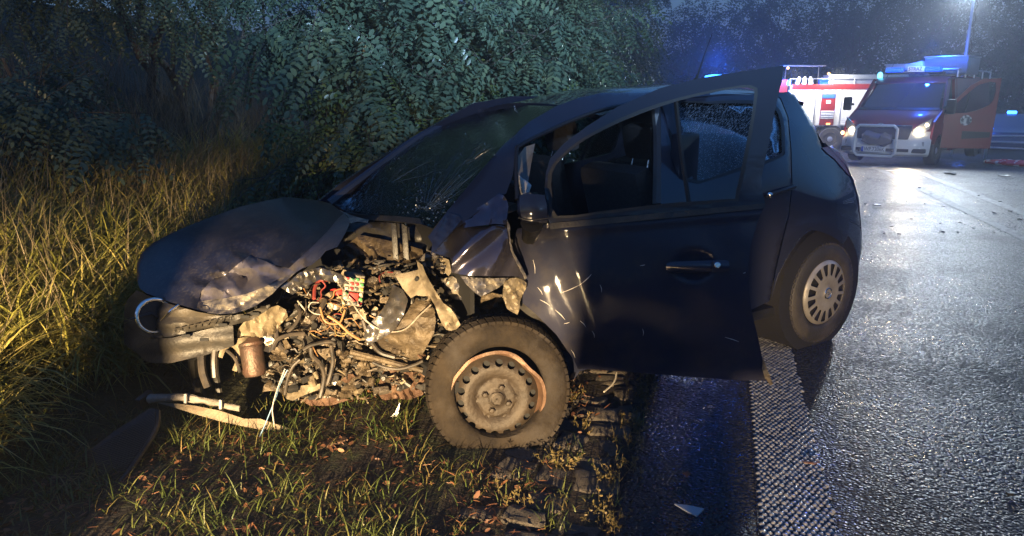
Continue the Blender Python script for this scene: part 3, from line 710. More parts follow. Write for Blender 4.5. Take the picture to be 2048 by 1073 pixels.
m_wind = glass_mat('cracked_windshield_glass', (.70, .76, .78), .004, 30)
m_crack = M('glass_crack', (.14, .21, .30), .2, trans=.4, coat=.5)

m_crease = M('lightened_crease_paint', (.10, .093, .115), .33, .45, col2=(.19, .17, .155), sc=14, lo=.45, hi=.8, coat=.3, bump=.0010, bsc=90)  # car paint lightened: the bright sheen of the folds is in the colour
m_wing = M('lightened_wing_paint', (.085, .08, .105), .23, .75, col2=(.14, .13, .13), sc=10, lo=.5, hi=.8, coat=.5, coat_r=.05)  # lighter than the body paint, to carry the lit streaks on the wing
m_doorpaint = M('scuffed_door_paint', (.014, .015, .028), .6, .0, col2=(.036, .032, .031), sc=9, lo=.5, hi=.85, bump=.0003, bsc=160, spec=.12, coat=.35, coat_r=.06)
car = thing('crashed_car', CO, 'dark navy hatchback with torn open front and driver door standing open on the verge', 'car')
CARP = lambda name, VF, mat, parent=None, **k: add(name, VF[0], VF[1], mat, parent or car, **k)

# ---------------------------------------------------------------- rear body, left side
S_rear = Surf([(1320, 420, 'y', .80), (1325, 600, 'y', .83), (1318, 210, 'y', .53), (1420, 200, 'y', .53), (1430, 330, 'y', .74), (1430, 470, 'y', .83), (1505, 615, 'y', .82), (1500, 460, 'y', .84), (1560, 385, 'y', .835),
               (1545, 315, 'y', .78), (1545, 190, 'y', .52), (1575, 186, 'y', .49), (1600, 350, 'y', .80), (1605, 260, 'y', .65), (1640, 275, 'y', .60), (1606, 216, 'y', .51), (1640, 430, 'y', .83), (1680, 400, 'y', .79), (1700, 352, 'y', .62),
               (1719, 421, 'y', .67), (1724, 497, 'y', .66), (1712, 535, 'y', .70), (1700, 470, 'y', .76), (1560, 540, 'y', .82)])
rear_door = [(1322, 210), (1420, 194), (1540, 187), (1560, 198), (1575, 235), (1581, 300), (1583, 370), (1577, 430), (1562, 490), (1549, 545), (1540, 602), (1505, 619), (1420, 640), (1328, 652), (1322, 420)]
rear_win = smooth_poly([(1345, 218), (1420, 207), (1500, 206), (1545, 214), (1561, 238), (1565, 290), (1557, 313), (1476, 338), (1372, 358)], 3)
rdoor = sheet('rear_door', rear_door, S_rear, m_body, car, .05, 11, holes=[rear_win])
sheet('window_glass', rear_win, S_rear, m_wetglass, rdoor, .004, 22, disp=lambda x, y: .012)
def ringpoly(poly, grow):
    P = np.array(poly); c = P.mean(0); 
    d = P - c; return [tuple(q) for q in c + d * (1 + grow / np.linalg.norm(d, axis=1)[:, None])]
sheet('window_seal', ringpoly(rear_win, 5), S_rear, m_seal, rdoor, .008, 9, holes=[ringpoly(rear_win, -2)], disp=lambda x, y: -.004)
quarter = [(1543, 187), (1578, 184), (1592, 193), (1606, 216), (1630, 256), (1644, 296), (1655, 305), (1670, 317), (1689, 339), (1700, 352), (1713, 384), (1719, 421), (1721, 458), (1724, 497), (1717, 535), (1706, 541), (1700, 512), (1690, 494), (1675, 480), (1658, 470), (1640, 463), (1624, 461), (1608, 471), (1592, 490), (1578, 511), (1566, 533), (1556, 556), (1548, 580), (1543, 601),
           (1551, 545), (1564, 490), (1579, 430), (1585, 370), (1583, 300), (1577, 235), (1562, 197)]
def archlip(x, y):
    d = math.hypot((x - 1640) * 1.25, y - 575); return -.022 * math.exp(-((d - 125) / 14) ** 2)
qp = sheet('quarter_panel', quarter, S_rear, m_body, car, .03, 8, disp=archlip)
m_bumper = m_body
sheet('bumper_seam', densify([(1700, 440), (1721, 452), (1721, 455), (1700, 443)], 8), S_rear, m_seal, qp, .004, 8, disp=lambda x, y: -.003)
tl = sheet('tail_light', [(1644, 296), (1663, 292), (1678, 303), (1692, 324), (1700, 346), (1700, 353), (1689, 341), (1670, 319), (1655, 307)], S_rear, m_tail, car, .06, 6, disp=lambda x, y: -.012)
# wheel arch liner: dark half drum behind the opening
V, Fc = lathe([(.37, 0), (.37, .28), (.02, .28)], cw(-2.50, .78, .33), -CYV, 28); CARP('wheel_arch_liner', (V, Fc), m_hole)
# door handle of the rear door
h0 = S_rear.at(1536, 391, -.03); h1 = S_rear.at(1562, 383, -.045); h2 = S_rear.at(1588, 374, -.03)
dh = CARP('door_handle', tube([S_rear.at(1533, 392, .0), h0, h1, h2, S_rear.at(1591, 373, .0)], [.006, .010, .012, .010, .006], 8, 5), m_black, rdoor)
CARP('handle_shine_cap', lathe([(.0135, 0), (.0135, .006), (.008, .010)], S_rear.at(1540, 390, -.045), -ray(1540, 390), 12), m_chrome, dh)
# ---------------------------------------------------------------- right side of the body (mirror image of the outline, closed doors)
def side_y(x, z):
    y = .84 - .20 * max(0, (.42 - z)) ** 1.5
    if z > .93: y = .84 - (z - .93) * .62 - .35 * max(0, z - 1.25) ** 1.5
    if x < -2.5: y -= .20 * ((-2.5 - x) / .65) ** 2
    if x > .3: y -= .5 * (x - .3) ** 2
    return y
def side_sheet(name, poly, mat, parent, thick=.03, step=.09, holes=(), sgn=-1, dy=0.):
    uv, T = tri2d(poly, step, holes)
    P = np.array([cw(x, sgn * (side_y(x, z) + dy), z) for x, z in uv]); f = T[0]; nn = np.cross(P[f[1]] - P[f[0]], P[f[2]] - P[f[0]])
    if nn @ (CYV * sgn) < 0: T = [t[::-1] for t in T]
    V, Fc = thicken(P, T, np.tile(-CYV * sgn * thick, (len(P), 1))); return add(name, V, Fc, mat, parent)
arch = lambda cx_, r, a0, a1, n=9: [(cx_ + r * math.cos(g), .31 + r * math.sin(g)) for g in np.linspace(R(a0), R(a1), n)]
fwin = smooth_poly([(-.42, .95), (-.52, 1.03), (-.85, 1.25), (-1.10, 1.345), (-1.36, 1.375), (-1.37, .97)], 2)
rwin = smooth_poly([(-1.49, .975), (-1.50, 1.375), (-1.85, 1.365), (-2.12, 1.28), (-2.22, 1.08), (-2.10, 1.01)], 2)
RS_ = side_sheet('right_body_side', [(.84, .45), (.78, .56), (.30, .76), (-.08, .82), (-.22, .92), (-.55, 1.14), (-.95, 1.38), (-1.2, 1.42), (-2.3, 1.42), (-2.58, 1.36), (-2.85, 1.06), (-2.98, .95), (-3.1, .6), (-3.1, .3)] + arch(-2.51, .35, 0, 180) + [(-2.0, .24), (-.5, .22)] + arch(0, .35, 180, 0) + [(.80, .28)], m_body, car, .03, .10, [fwin, rwin])
CARP('window_divider', tube([cw(-1.98, -.80, .99), cw(-2.0, -.60, 1.34)], .012, 6), m_seal, RS_); side_sheet('window_glass', fwin, m_glass, RS_, .004, .2, dy=-.012); side_sheet('window_glass', rwin, m_glass, RS_, .004, .2, dy=-.012)
# ---------------------------------------------------------------- roof, tail gate, floor
xs = np.linspace(-1.02, -2.60, 12); rows = []
for x in xs:
    t = (x + 1.02) / -1.58; zc = np.interp(t, [0, .25, .55, .85, 1], [1.385, 1.462, 1.487, 1.477, 1.440]); hw = np.interp(t, [0, .3, 1], [.54, .535, .49])
    rows.append([cw(x - .05 * (1 - (k / 6 - 1) ** 2) * (t < .05) * -1, (k / 6 - 1) * hw, zc - .055 * abs(k / 6 - 1) ** 2.4) for k in range(13)])
roof = CARP('roof', loft(rows, .025), m_body)
CARP('roof_gutter', tube([cw(x, .475, np.interp(x, [-2.6, -2.2, -1.7, -1.3, -1.05], [1.39, 1.425, 1.43, 1.40, 1.34])) for x in np.linspace(-1.1, -2.55, 14)], .012, 6), m_seal, roof)
CARP('roof_aerial', merge(tube([at_depth(1392, 160, 4.75), at_depth(1408, 112, 4.72), at_depth(1425, 66, 4.70)], [.0075, .004, .002], 6), lathe([(.022, 0), (.018, .02), (.008, .03)], at_depth(1392, 166, 4.75), (0, 0, 1), 10)), m_black, roof)
LT = [S_rear.at(*p) for p in ((1590, 190), (1606, 216), (1630, 256), (1650, 293), (1690, 335), (1704, 362), (1715, 400), (1721, 458), (1723, 497), (1713, 538))]
LTc = to_car(np.array(LT)); back = []
for q in LTc:
    hw = max(.2, q[1] - .01); row = []
    for k in range(13):
        u = 1 - 2 * k / 12; row.append(cw(q[0] - (.12 if q[2] > .8 else .03) * (1 - abs(u) ** 2.2), hw * u, q[2] + .02 * (1 - u * u) * (q[2] > 1.0)))
    back.append(row)
CARP('tailgate', loft(back[3:], .02), m_body)
hw_g = CARP('rear_window', loft(back[0:4], .006), m_glass)
CARP('roof_spoiler', loft([[cw(-2.50, u * .48, 1.425 - .03 * u * u) for u in np.linspace(1, -1, 9)], [cw(-2.56, u * .46, 1.41 - .03 * u * u) for u in np.linspace(1, -1, 9)]], .03), m_body)
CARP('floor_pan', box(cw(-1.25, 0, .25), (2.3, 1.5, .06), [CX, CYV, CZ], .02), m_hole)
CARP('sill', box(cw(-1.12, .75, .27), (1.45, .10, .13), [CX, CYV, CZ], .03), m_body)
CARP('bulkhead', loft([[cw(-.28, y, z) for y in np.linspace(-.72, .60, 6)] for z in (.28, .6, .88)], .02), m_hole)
# ---------------------------------------------------------------- windshield pillars and windshield
S_ws = Surf([(668, 403, 'y', -.63), (700, 428, 'y', -.50), (860, 455, 'y', .60), (780, 436, 'y', .10), (985, 217, 'y', -.47), (1112, 214, 'y', .46), (1009, 287, 'y', .575), (845, 274, 'y', -.58)])
ws_poly = [(664, 404), (753, 339), (845, 274), (924, 233), (985, 217), (1050, 211), (1112, 213), (1060, 243), (1009, 287), (948, 358), (900, 416), (866, 458), (838, 446), (818, 456), (790, 440), (760, 436), (700, 430)]
ws = sheet('windshield', ws_poly, S_ws, m_wind, car, .006, 16, disp=lambda x, y: .014 * mnoise.noise(Vector((x * .012, y * .012, 3))))
# cracks: fine raised lines running over the glass from the impact low on the driver side
rg = random.Random(3); parts = []
def crack(x0, y0, ang, ln, r):
    P = []; x, y = x0, y0; n = max(3, int(ln / 14))
    for k in range(n):
        if not inside(ws_poly, x, y): break
        P.append(S_ws.at(x, y, -.004)); ang += rg.uniform(-.16, .16); x += 14 * math.cos(ang); y -= 14 * math.sin(ang)
    if len(P) > 2: parts.append(tube(P, [r, r * .35], 3, 0, False))
def ray_crack(x0, y0, ang, r0, r1, r, wv=.05):
    P = []; q = r0; a0 = ang
    while q < r1:
        x = x0 + q * math.cos(a0); y = y0 - q * math.sin(a0)
        if not inside(ws_poly, x, y): break
        P.append(S_ws.at(x, y, -.004)); a0 += rg.uniform(-wv, wv) * .5; q += rg.uniform(9, 18)
    if len(P) > 2: parts.append(tube(P, [r, r * .4], 3, 0, False))
for cx0, cy0, n_, ln in ((848, 424, 34, 330), (770, 372, 13, 150), (930, 330, 9, 120)):
    for k in range(n_): ray_crack(cx0, cy0, rg.gauss(.74, .42) if k % 4 else rg.uniform(0, 6.28), rg.uniform(2, 30), rg.uniform(.2, 1) * ln, rg.uniform(.00035, .0009))
    for k in range(n_ // 2):   # arcs that join the spokes
        rr = rg.uniform(8, ln * .28); g0 = rg.uniform(-.3, 1.7); P = [(cx0 + rr * math.cos(g) * rg.uniform(.94, 1.06), cy0 - rr * math.sin(g) * rg.uniform(.94, 1.06)) for g in np.linspace(g0, g0 + rg.uniform(.3, .9), 6)]
        P = [S_ws.at(x, y, -.004) for x, y in P if inside(ws_poly, x, y)]
        if len(P) > 2: parts.append(tube(P, rg.uniform(.0003, .0007), 3, 0, False))
tag(CARP('glass_cracks', merge(*parts), m_crack, ws), kind='stuff')
parts = []
for k in range(130):
    x = rg.gauss(850, 28) if k % 3 else rg.uniform(680, 1000); y = rg.gauss(425, 22) if k % 3 else rg.uniform(240, 420)
    if inside(ws_poly, x, y): parts.append(box(S_ws.at(x, y, -.006), [rg.uniform(.002, .007) for _ in range(3)], np.array(frame_of([rg.gauss(0, 1) for _ in range(3)]))))
tag(CARP('glass_crumbs', merge(*parts), m_crack, ws), kind='stuff')
# far windshield pillar, header and near pillar running into the roof rail
CARP('far_windshield_pillar', tube([S_ws.at(x, y, .01) for x, y in ((660, 408), (753, 337), (845, 272), (924, 233), (985, 219), (1030, 214))], [.028, .026, .024, .022, .016, .008], 8, 4), m_body)
S_pil = Surf([(862, 470, 'y', .655), (905, 455, 'y', .72), (1000, 385, 'y', .74), (1025, 350, 'y', .72), (1030, 300, 'y', .68), (948, 358, 'y', .63), (1009, 287, 'y', .605), (1112, 214, 'y', .50), (1090, 262, 'y', .60), (1153, 233, 'y', .565), (1204, 186, 'y', .49), (1283, 187, 'y', .48), (1290, 203, 'y', .53)])
pillar = [(856, 474), (900, 416), (948, 358), (1009, 287), (1060, 243), (1112, 213), (1158, 196), (1204, 186), (1283, 186), (1420, 178), (1420, 192), (1330, 199), (1290, 204), (1220, 215), (1153, 236), (1084, 266), (1040, 290), (1031, 305), (1026, 350), (1012, 388), (1000, 392), (945, 432), (910, 460), (872, 500)]
sheet('windshield_pillar', pillar, S_pil, m_body, car, .05, 8, disp=lambda x, y: -.010 * math.exp(-((x * .62 + y * .78 - 860) / 40) ** 2))
CARP('door_seal', tube([S_pil.at(x, y, -.004) for x, y in ((1034, 400), (1033, 306), (1044, 290), (1086, 268), (1153, 238), (1220, 217), (1300, 206))], .009, 7, 5), m_seal)
CARP('dashboard', loft([[cw(-.25, y, .90) for y in np.linspace(-.66, .62, 7)], [cw(-.5, y, .97) for y in np.linspace(-.66, .62, 7)], [cw(-.72, y, .90) for y in np.linspace(-.66, .62, 7)], [cw(-.74, y, .55) for y in np.linspace(-.66, .62, 7)]], .03), m_black)
CARP('windshield_base_trim', sheetless if False else loft([[S_ws.at(x, y, -.02) for x, y in ((690, 424), (740, 431), (800, 435), (845, 440))], [S_ws.at(x, y, .0) for x, y in ((700, 434), (745, 441), (800, 446), (850, 452))]], .015), m_black)
# ---------------------------------------------------------------- interior
def seat(loc, rz_back, head):
    s = thing_part = CARP('seat', merge(box(cw(loc[0], loc[1], .42), (.50, .48, .18), [CX, CYV, CZ], .06), box(cw(loc[0] - .33, loc[1], .78), (.13, .46, .62), [CX * .96 - CZ * .28, CYV, CZ * .96 + CX * .28], .055)), m_cloth)
    hc = cw(loc[0] - .45, loc[1], head)
    CARP('headrest', box(hc, (.10, .25, .19), [CX * .97 - CZ * .22, CYV, CZ * .97 + CX * .22], .045), m_cloth, s)
    for dy in (-.06, .06):
        CARP('headrest_post', tube([cw(loc[0] - .42, loc[1] + dy, head - .17), cw(loc[0] - .44, loc[1] + dy, head - .06)], .006, 6), m_chrome, s)
seat((-1.02, .36), 0, 1.19); seat((-1.02, -.36), 0, 1.19)
rs = CARP('rear_seat', merge(box(cw(-1.95, 0, .45), (.5, 1.25, .18), [CX, CYV, CZ], .06), box(cw(-2.25, 0, .76), (.14, 1.25, .55), [CX * .95 - CZ * .3, CYV, CZ * .95 + CX * .3], .05)), m_cloth)
for dy in (.36, 0, -.36): CARP('headrest', box(cw(-2.36, dy, 1.11), (.10, .26, .17), [CX, CYV, CZ], .05), m_cloth, rs)
CARP('steering_wheel', lathe([(.185 + .016 * math.cos(g), .016 * math.sin(g)) for g in np.linspace(0, 2 * math.pi, 9)[:-1]], cw(-.72, .36, .86), CX * -.9 + CZ * .45, 28, True), m_black)
pl = CARP('centre_pillar', merge(tube([cw(-1.36, .74, .35), cw(-1.40, .74, .92), cw(-1.44, .60, 1.25), cw(-1.45, .53, 1.38)], [.06, .05, .045, .04], 8, 4), box(cw(-1.40, .72, .80), (.13, .07, .9), [CX, CYV, CZ], .02)), m_body)
CARP('pillar_trim', tube([cw(-1.36, .62, .9), cw(-1.40, .56, 1.2), cw(-1.42, .50, 1.36)], [.045, .04, .03], 8, 4), m_trim, pl)
CARP('seat_belt', loft([[cw(-1.37, .60, .55), cw(-1.38, .58, .95), cw(-1.42, .51, 1.27)], [cw(-1.33, .585, .55), cw(-1.34, .565, .95), cw(-1.38, .50, 1.27)]], .002), m_black)
CARP('deflated_airbag', wobs if False else (lambda t: (wob(t[0], .012, 22), t[1]))(tube([car_at(1036, 350, 'y', .60), car_at(1042, 362, 'y', .62), car_at(1048, 376, 'y', .63), car_at(1052, 394, 'y', .64)], [.006, .02, .028, .016], 9, 4)), m_white)
sheet('pillar_cover', [(1031, 320), (1050, 294), (1070, 288), (1062, 330), (1056, 366), (1036, 372), (1031, 360)], Surf([(1031, 320, 'y', .52), (1070, 290, 'y', .50), (1056, 366, 'y', .55), (1036, 372, 'y', .55)]), m_trim, car, .02, 10, disp=crumple(.006, .05, 2))
# ---------------------------------------------------------------- open driver door
HD = cw(-.40, .81, 0); DD = CX * -.82 + CYV * .57; DD /= np.linalg.norm(DD); DN = np.cross(DD, CZ)
class DoorSurf:
    """door skin: the hinge plane with outward bulge in height and the dent at its front edge"""
    def __init__(s, off=0.): s.pl = PlaneSurf(HD, DN); s.off = off
    def depth(s, px, py):
        d = s.pl.depth(px, py); px = np.asarray(px, float); py = np.asarray(py, float)
        belt = 447 - (px - 1098) * .088
        t = (py - belt) / 320.
        b = np.where(t > 0, -.075 * np.sin(np.clip(t, 0, 1) * 2.75) ** 1., 0) + np.where(t < 0, .16 * np.clip(-t, 0, 1) ** 1.1, 0)
        return d + b * .9 + .02 + s.off
    def at(s, px, py, off=0.): return CAM + (s.depth(px, py) + off) * ray(px, py)
S_door = DoorSurf()
def door_disp(x, y):
    v = 0
    # crushed front edge
    e = max(0, 1 - (x - 1030) / 130) if y > 455 else 0
    v += e * e * .05 * (1 + .5 * mnoise.noise(Vector((x * .02, y * .02, 0)))) 
    v += .006 * mnoise.noise(Vector((x * .011, y * .011, 4)))
    if y > 455: v += .010 * math.exp(-((x - 1120 - (y - 560) * .35) / 26) ** 2) * (1 if y > 520 else max(0, (y - 455) / 65)) - .006 * math.exp(-((x - 1160 - (y - 560) * .3) / 22) ** 2)
    # lower corner folded
    v += .03 * max(0, 1 - math.hypot(x - 1175, y - 735) / 60)
    # swage line near the bottom and shoulder under the window
    v += -.008 * math.exp(-((y - 462 + (x - 1098) * .085) / 9) ** 2) + .010 / (1 + math.exp(-(y - 690 - (x - 1200) * .02) / 8))
    # grip recess behind the handle
    r = math.hypot((x - 1388) / 44, (y - 532) / 34)
    v += .026 * max(0, 1 - r ** 2.2) if r < 1 else 0
    return v
door_px = [(1098, 447), (1160, 441), (1345, 425), (1531, 408), (1522, 428), (1513, 450), (1501, 493), (1496, 537), (1498, 583), (1503, 623), (1513, 662), (1524, 713), (1529, 745), (1534, 762), (1470, 761), (1352, 752), (1211, 741), (1155, 738), (1149, 722), (1113, 670), (1070, 627), (1041, 603), (1048, 585), (1051, 560), (1037, 535), (1023, 505), (1026, 480), (1035, 458)]
door = sheet('front_door', door_px, S_door, m_doorpaint, car, .035, 8, disp=door_disp)
frame_out = [(1098, 447), (1093, 410), (1089, 378), (1092, 345), (1100, 318), (1127, 288), (1174, 253), (1235, 214), (1322, 176), (1403, 156), (1480, 144), (1567, 131), (1564, 165), (1560, 176), (1550, 221), (1539, 281), (1523, 355), (1524, 385), (1531, 409), (1345, 424), (1160, 440)]
frame_in = smooth_poly([(1112, 434), (1102, 395), (1101, 348), (1122, 316), (1168, 279), (1242, 241), (1320, 211), (1400, 189), (1480, 174), (1506, 177), (1511, 192), (1497, 280), (1474, 388), (1460, 400), (1345, 409), (1200, 425)], 2)
S_frame = DoorSurf()
df = sheet('window_frame', frame_out, S_frame, m_body, door, .045, 8, holes=[frame_in])
sheet('frame_seal', ringpoly(frame_in, 5), S_frame, m_seal, df, .012, 10, holes=[ringpoly(frame_in, -3)], disp=lambda x, y: -.003)
CARP('window_divider', tube([S_frame.at(1352, 206, .06), S_frame.at(1362, 300, .06), S_frame.at(1378, 407, .06)], .010, 6, 4), m_seal, df)
sheet('belt_trim', [(1100, 447), (1345, 424), (1531, 407), (1530, 417), (1345, 436), (1100, 459)], S_door, m_dustblack, door, .012, 9, disp=lambda x, y: -.012)
inner = [(1110, 470), (1340, 440), (1515, 425), (1495, 500), (1492, 580), (1515, 700), (1520, 745), (1350, 738), (1170, 725), (1090, 640), (1060, 560)]
sheet('door_card', inner, DoorSurf(.055), m_black, door, .03, 26)
# pull handle with lock barrel
hm = sheet('door_handle', smooth_poly([(1332, 531), (1345, 524), (1400, 522), (1450, 521), (1458, 527), (1459, 540), (1448, 544), (1380, 546), (1340, 545)], 3), S_door, m_body, door, .02, 5, disp=lambda x, y: -.036 + .010 * ((x - 1395) / 62) ** 2 + .012 * ((y - 533) / 13) ** 2)
CARP('lock_barrel', lathe([(.0125, 0), (.0125, .004), (.009, .006), (.009, .004), (.002, .004)], S_door.at(1435, 531, -.040), -ray(1435, 531), 16), m_chrome, hm)
sheet('handle_joint', [(1424, 522), (1426, 522), (1426, 545), (1424, 545)], S_door, m_seal, hm, .004, 8, disp=lambda x, y: -.039)
sheet('bent_door_edge', [(1526, 715), (1533, 735), (1546, 768), (1541, 772), (1530, 757), (1524, 738)], S_door, m_primer, door, .01, 5, disp=crumple(.008, .06, 4))
# scratches on the crushed front of the door skin
parts = []
for x0, y0, x1, y1 in [(1124, 586, 1160, 570), (1160, 570, 1183, 549), (1128, 648, 1139, 645), (1160, 642, 1172, 655), (1184, 662, 1189, 676), (1066, 520, 1070, 548), (1080, 600, 1100, 612), (1110, 620, 1130, 640), (1450, 675, 1478, 684), (1200, 570, 1203, 585), (1285, 658, 1286, 672), (1280, 532, 1290, 530), (1486, 547, 1491, 545), (1075, 575, 1085, 590), (1142, 700, 1150, 716)]:
    parts.append(tube([S_door.at(x0, y0, door_disp(x0, y0) - .0015), S_door.at((x0 + x1) / 2 + 1.5, (y0 + y1) / 2, door_disp((x0 + x1) / 2, (y0 + y1) / 2) - .002), S_door.at(x1, y1, door_disp(x1, y1) - .0015)], [.0006, .0016, .0005], 4, 3))
m_scr = M('scratch_primer', (.5, .47, .42), .6)
tag(CARP('scratches', merge(*parts), m_scr, door), kind='stuff')
# wing mirror
mv, mf = box((0, 0, 0), (2, 2, 2), None, .75); c_m = at_depth(1066, 418, 2.80)
mir = CARP('wing_mirror', (c_m + mv[:, :1] * (RT * .062) + mv[:, 1:2] * (FW * .06) + mv[:, 2:3] * (UP * .062 + RT * -.006), mf), m_body)
CARP('mirror_base', tube([at_depth(1064, 447, 2.82), at_depth(1062, 462, 2.86), at_depth(1058, 478, 2.90)], [.045, .035, .03], 9, 3), m_black, mir)
CARP('mirror_seam', tube([at_depth(x, y, 2.745) for x, y in ((1036, 436), (1060, 440), (1096, 437))], .0025, 5, 3), m_seal, mir)
# ---------------------------------------------------------------- wheels
def disc_sheet(name, c, n, rad, holes, hf, mat, parent, step=.012, thick=.006, rmod=None, n_out=64):
    a, b, d = frame_of(n)
    out = [((rad * (rmod(g) if rmod else 1)) * math.cos(g), (rad * (rmod(g) if rmod else 1)) * math.sin(g)) for g in np.linspace(0, 2 * math.pi, n_out + 1)[:-1]]
    uv, T = tri2d(out, step, holes, .15)
    P = np.array([c + a * x + b * y + d * hf(math.hypot(x, y), math.atan2(y, x)) for x, y in uv])
    f = T[0]; nn = np.cross(P[f[1]] - P[f[0]], P[f[2]] - P[f[0]])
    if nn @ d < 0: T = [t[::-1] for t in T]
    V, Fc = thicken(P, T, np.tile(-d * thick, (len(P), 1))); return add(name, V, Fc, mat, parent, sharp=35)
def oval(g, r, lr, lt, n=10):
    return [((r + lr * math.cos(q)) * math.cos(g) - lt * math.sin(q) * math.sin(g), (r + lr * math.cos(q)) * math.sin(g) + lt * math.sin(q) * math.cos(g)) for q in np.linspace(0, 2 * math.pi, n + 1)[:-1]]
def tyre(c, n, Ro, Ri, w, mat, parent, flat=0., squash=None, blocks=58):
    """c = centre of the outer side plane; n points outwards"""
    a, b, d = frame_of(n); h = w
    prof = [(Ri, -.018), (Ri + .006, .0), (Ri + .022, .008), (Ri + .05, .010), (Ro - .035, .004), (Ro - .016, -.010), (Ro - .010, -.022), (Ro - .010, -h + .022), (Ro - .016, -h + .01), (Ro - .04, -h), (Ri + .02, -h), (Ri, -h + .02)]
    V, Fc = lathe(prof, c, n, 72, True)
    parts = [(V, Fc)]
    for k in range(blocks):
        for row, (u0, u1) in enumerate([(-.004, -.046), (-.054, -.088), (-.096, -.128), (-.136, -.178)]):
            g0 = 2 * math.pi * (k + (.5 if row % 2 else 0)) / blocks; dg = 2 * math.pi / blocks * .78; sk = .03 * (1 if row < 2 else -1)
            q = []
            for rr in (Ro - .014, Ro):
                for u, gg in ((u0, g0), (u0, g0 + dg), (u1, g0 + dg + sk), (u1, g0 + sk)):
                    r2 = rr - (.012 if (row == 0 and u == u0) or (row == 3 and u == u1) else 0); q.append(c + d * u + r2 * (a * math.cos(gg) + b * math.sin(gg)))
            parts.append((q, [(0, 1, 2, 3)[::-1], (4, 5, 6, 7), (0, 1, 5, 4), (1, 2, 6, 5), (2, 3, 7, 6), (3, 0, 4, 7)]))
    V, Fc = merge(*parts)
    if flat:
        z = V[:, 2]; zmin = .004; over = np.maximum(0, flat - z) ; bulge = np.exp(-((z - .06) / .07) ** 2) * squash
        V = V + d * (bulge * np.clip(((V - c) @ d + h * .5) / (h * .5), -1, 1))[:, None]; V[:, 2] = np.maximum(V[:, 2], zmin + .002 * np.sin(V[:, 0] * 90))
    # angle-based sharp keeps the blocks crisp
    return add('tyre', V, Fc, mat, parent, sharp=45)
# front wheel: bent steel rim in a flat, muddy tyre, turned towards the camera
fc = at_depth(993, 796, 3.0); phi = R(7); fn = np.array([math.sin(phi), -math.cos(phi), .10]); fn /= np.linalg.norm(fn)
fw_ = CARP('front_wheel', lathe([(.03, -.12), (.03, -.05)], fc, fn, 16), m_mud)
ty_c = fc + fn * .022 + CZ * .034 + RT * .012
tyre(ty_c, fn, .304, .184, .180, m_rubber, fw_, .05, .022)
dent = lambda g: 1 + .045 * math.exp(-((((g - 2.15 + math.pi) % (2 * math.pi)) - math.pi) / .22) ** 2) - .075 * math.exp(-((((g + 2.8 + math.pi) % (2 * math.pi)) - math.pi) / .16) ** 2) + .05 * math.exp(-((((g + 2.2 + math.pi) % (2 * math.pi)) - math.pi) / .2) ** 2) - .06 * math.exp(-((((g - .75 + math.pi) % (2 * math.pi)) - math.pi) / .25) ** 2) + .012 * math.sin(5 * g)
def rim_h(r, g):
    k = r / .19
    return np.interp(r, [0, .028, .034, .075, .082, .098, .128, .150, .170, .182], [.016, .016, .004, .004, -.004, .008, .014, .006, -.012, -.026])
holes = [oval(2 * math.pi * k / 18 + .1, .150, .0150, .0165) for k in range(18)]
rim = disc_sheet('steel_rim', fc + fn * .006, fn, .178, holes, rim_h, m_rim, fw_, .0115, .005)
a_, b_, d_ = frame_of(fn)
def flange(rr, hh, amp=0., ph=0.):
    return [fc + (d_ * (hh + amp * math.sin(3 * g + ph) + amp * .8 * mnoise.noise(Vector((math.cos(g) * 2.5, math.sin(g) * 2.5, ph)))) + rr * dent(g) * (a_ * math.cos(g) + b_ * math.sin(g))) for g in np.linspace(0, 2 * math.pi, 97)]
CARP('rim_flange', loft([flange(.174, -.022), flange(.180, -.012, .003), flange(.186, .012, .008), flange(.192, .026, .012, 1), flange(.200, .024, .012, 1), flange(.200, .017, .012, 1), flange(.190, .004, .006)], .003), m_rimedge, fw_)
CARP('rim_barrel', lathe([(.182, -.02), (.176, -.12), (.02, -.12)], fc, fn, 40), m_hole, fw_)
for k in range(4):
    g = R(45 + 90 * k + 22); p = fc + .052 * (a_ * math.cos(g) + b_ * math.sin(g)) + d_ * .008
    CARP('wheel_bolt', lathe([(.0155, 0), (.0155, .004), (.011, .008), (.011, .020), (.006, .022)], p, fn, 6), m_rim, rim)
CARP('hub_cap', lathe([(.030, .0), (.030, .012), (.025, .014), (.025, .006), (.018, .006), (.018, .012), (.012, .012), (.012, .006), (.006, .006), (.006, .010)], fc + d_ * .012, fn, 28), m_rim, rim)
# rear wheel: whole tyre with silver trim
rn = CYV; rc = car_at(1651, 586, 'y', .800)
rw = CARP('rear_wheel', lathe([(.03, -.1), (.03, -.04)], rc, rn, 16), m_hole)
tyre(rc - CYV * .012 + CZ * (.307 - rc[2]) * .8, rn, .307, .188, .175, m_rubber2, rw)
slots = []
for k in range(15):
    g = 2 * math.pi * k / 15 + .08; q = []
    for r, t in ((.110, .30), (.166, .36), (.172, .26), (.172, -.26), (.166, -.36), (.110, -.30), (.104, -.18), (.104, .18)):
        w_ = 2 * math.pi / 15 * t; q.append((r * math.cos(g + w_), r * math.sin(g + w_)))
    slots.append(q)
capo = disc_sheet('wheel_trim', rc + rn * .004, rn, .190, slots, lambda r, g: float(np.interp(r, [0, .036, .04, .095, .15, .175, .19], [.012, .012, .008, .010, .004, .002, -.012])), m_cap, rw, .012, .006)
CARP('rim_behind_trim', lathe([(.186, -.03), (.10, -.035), (.04, -.02)], rc, rn, 40), m_hole, rw)
a2, b2, _ = frame_of(rn)
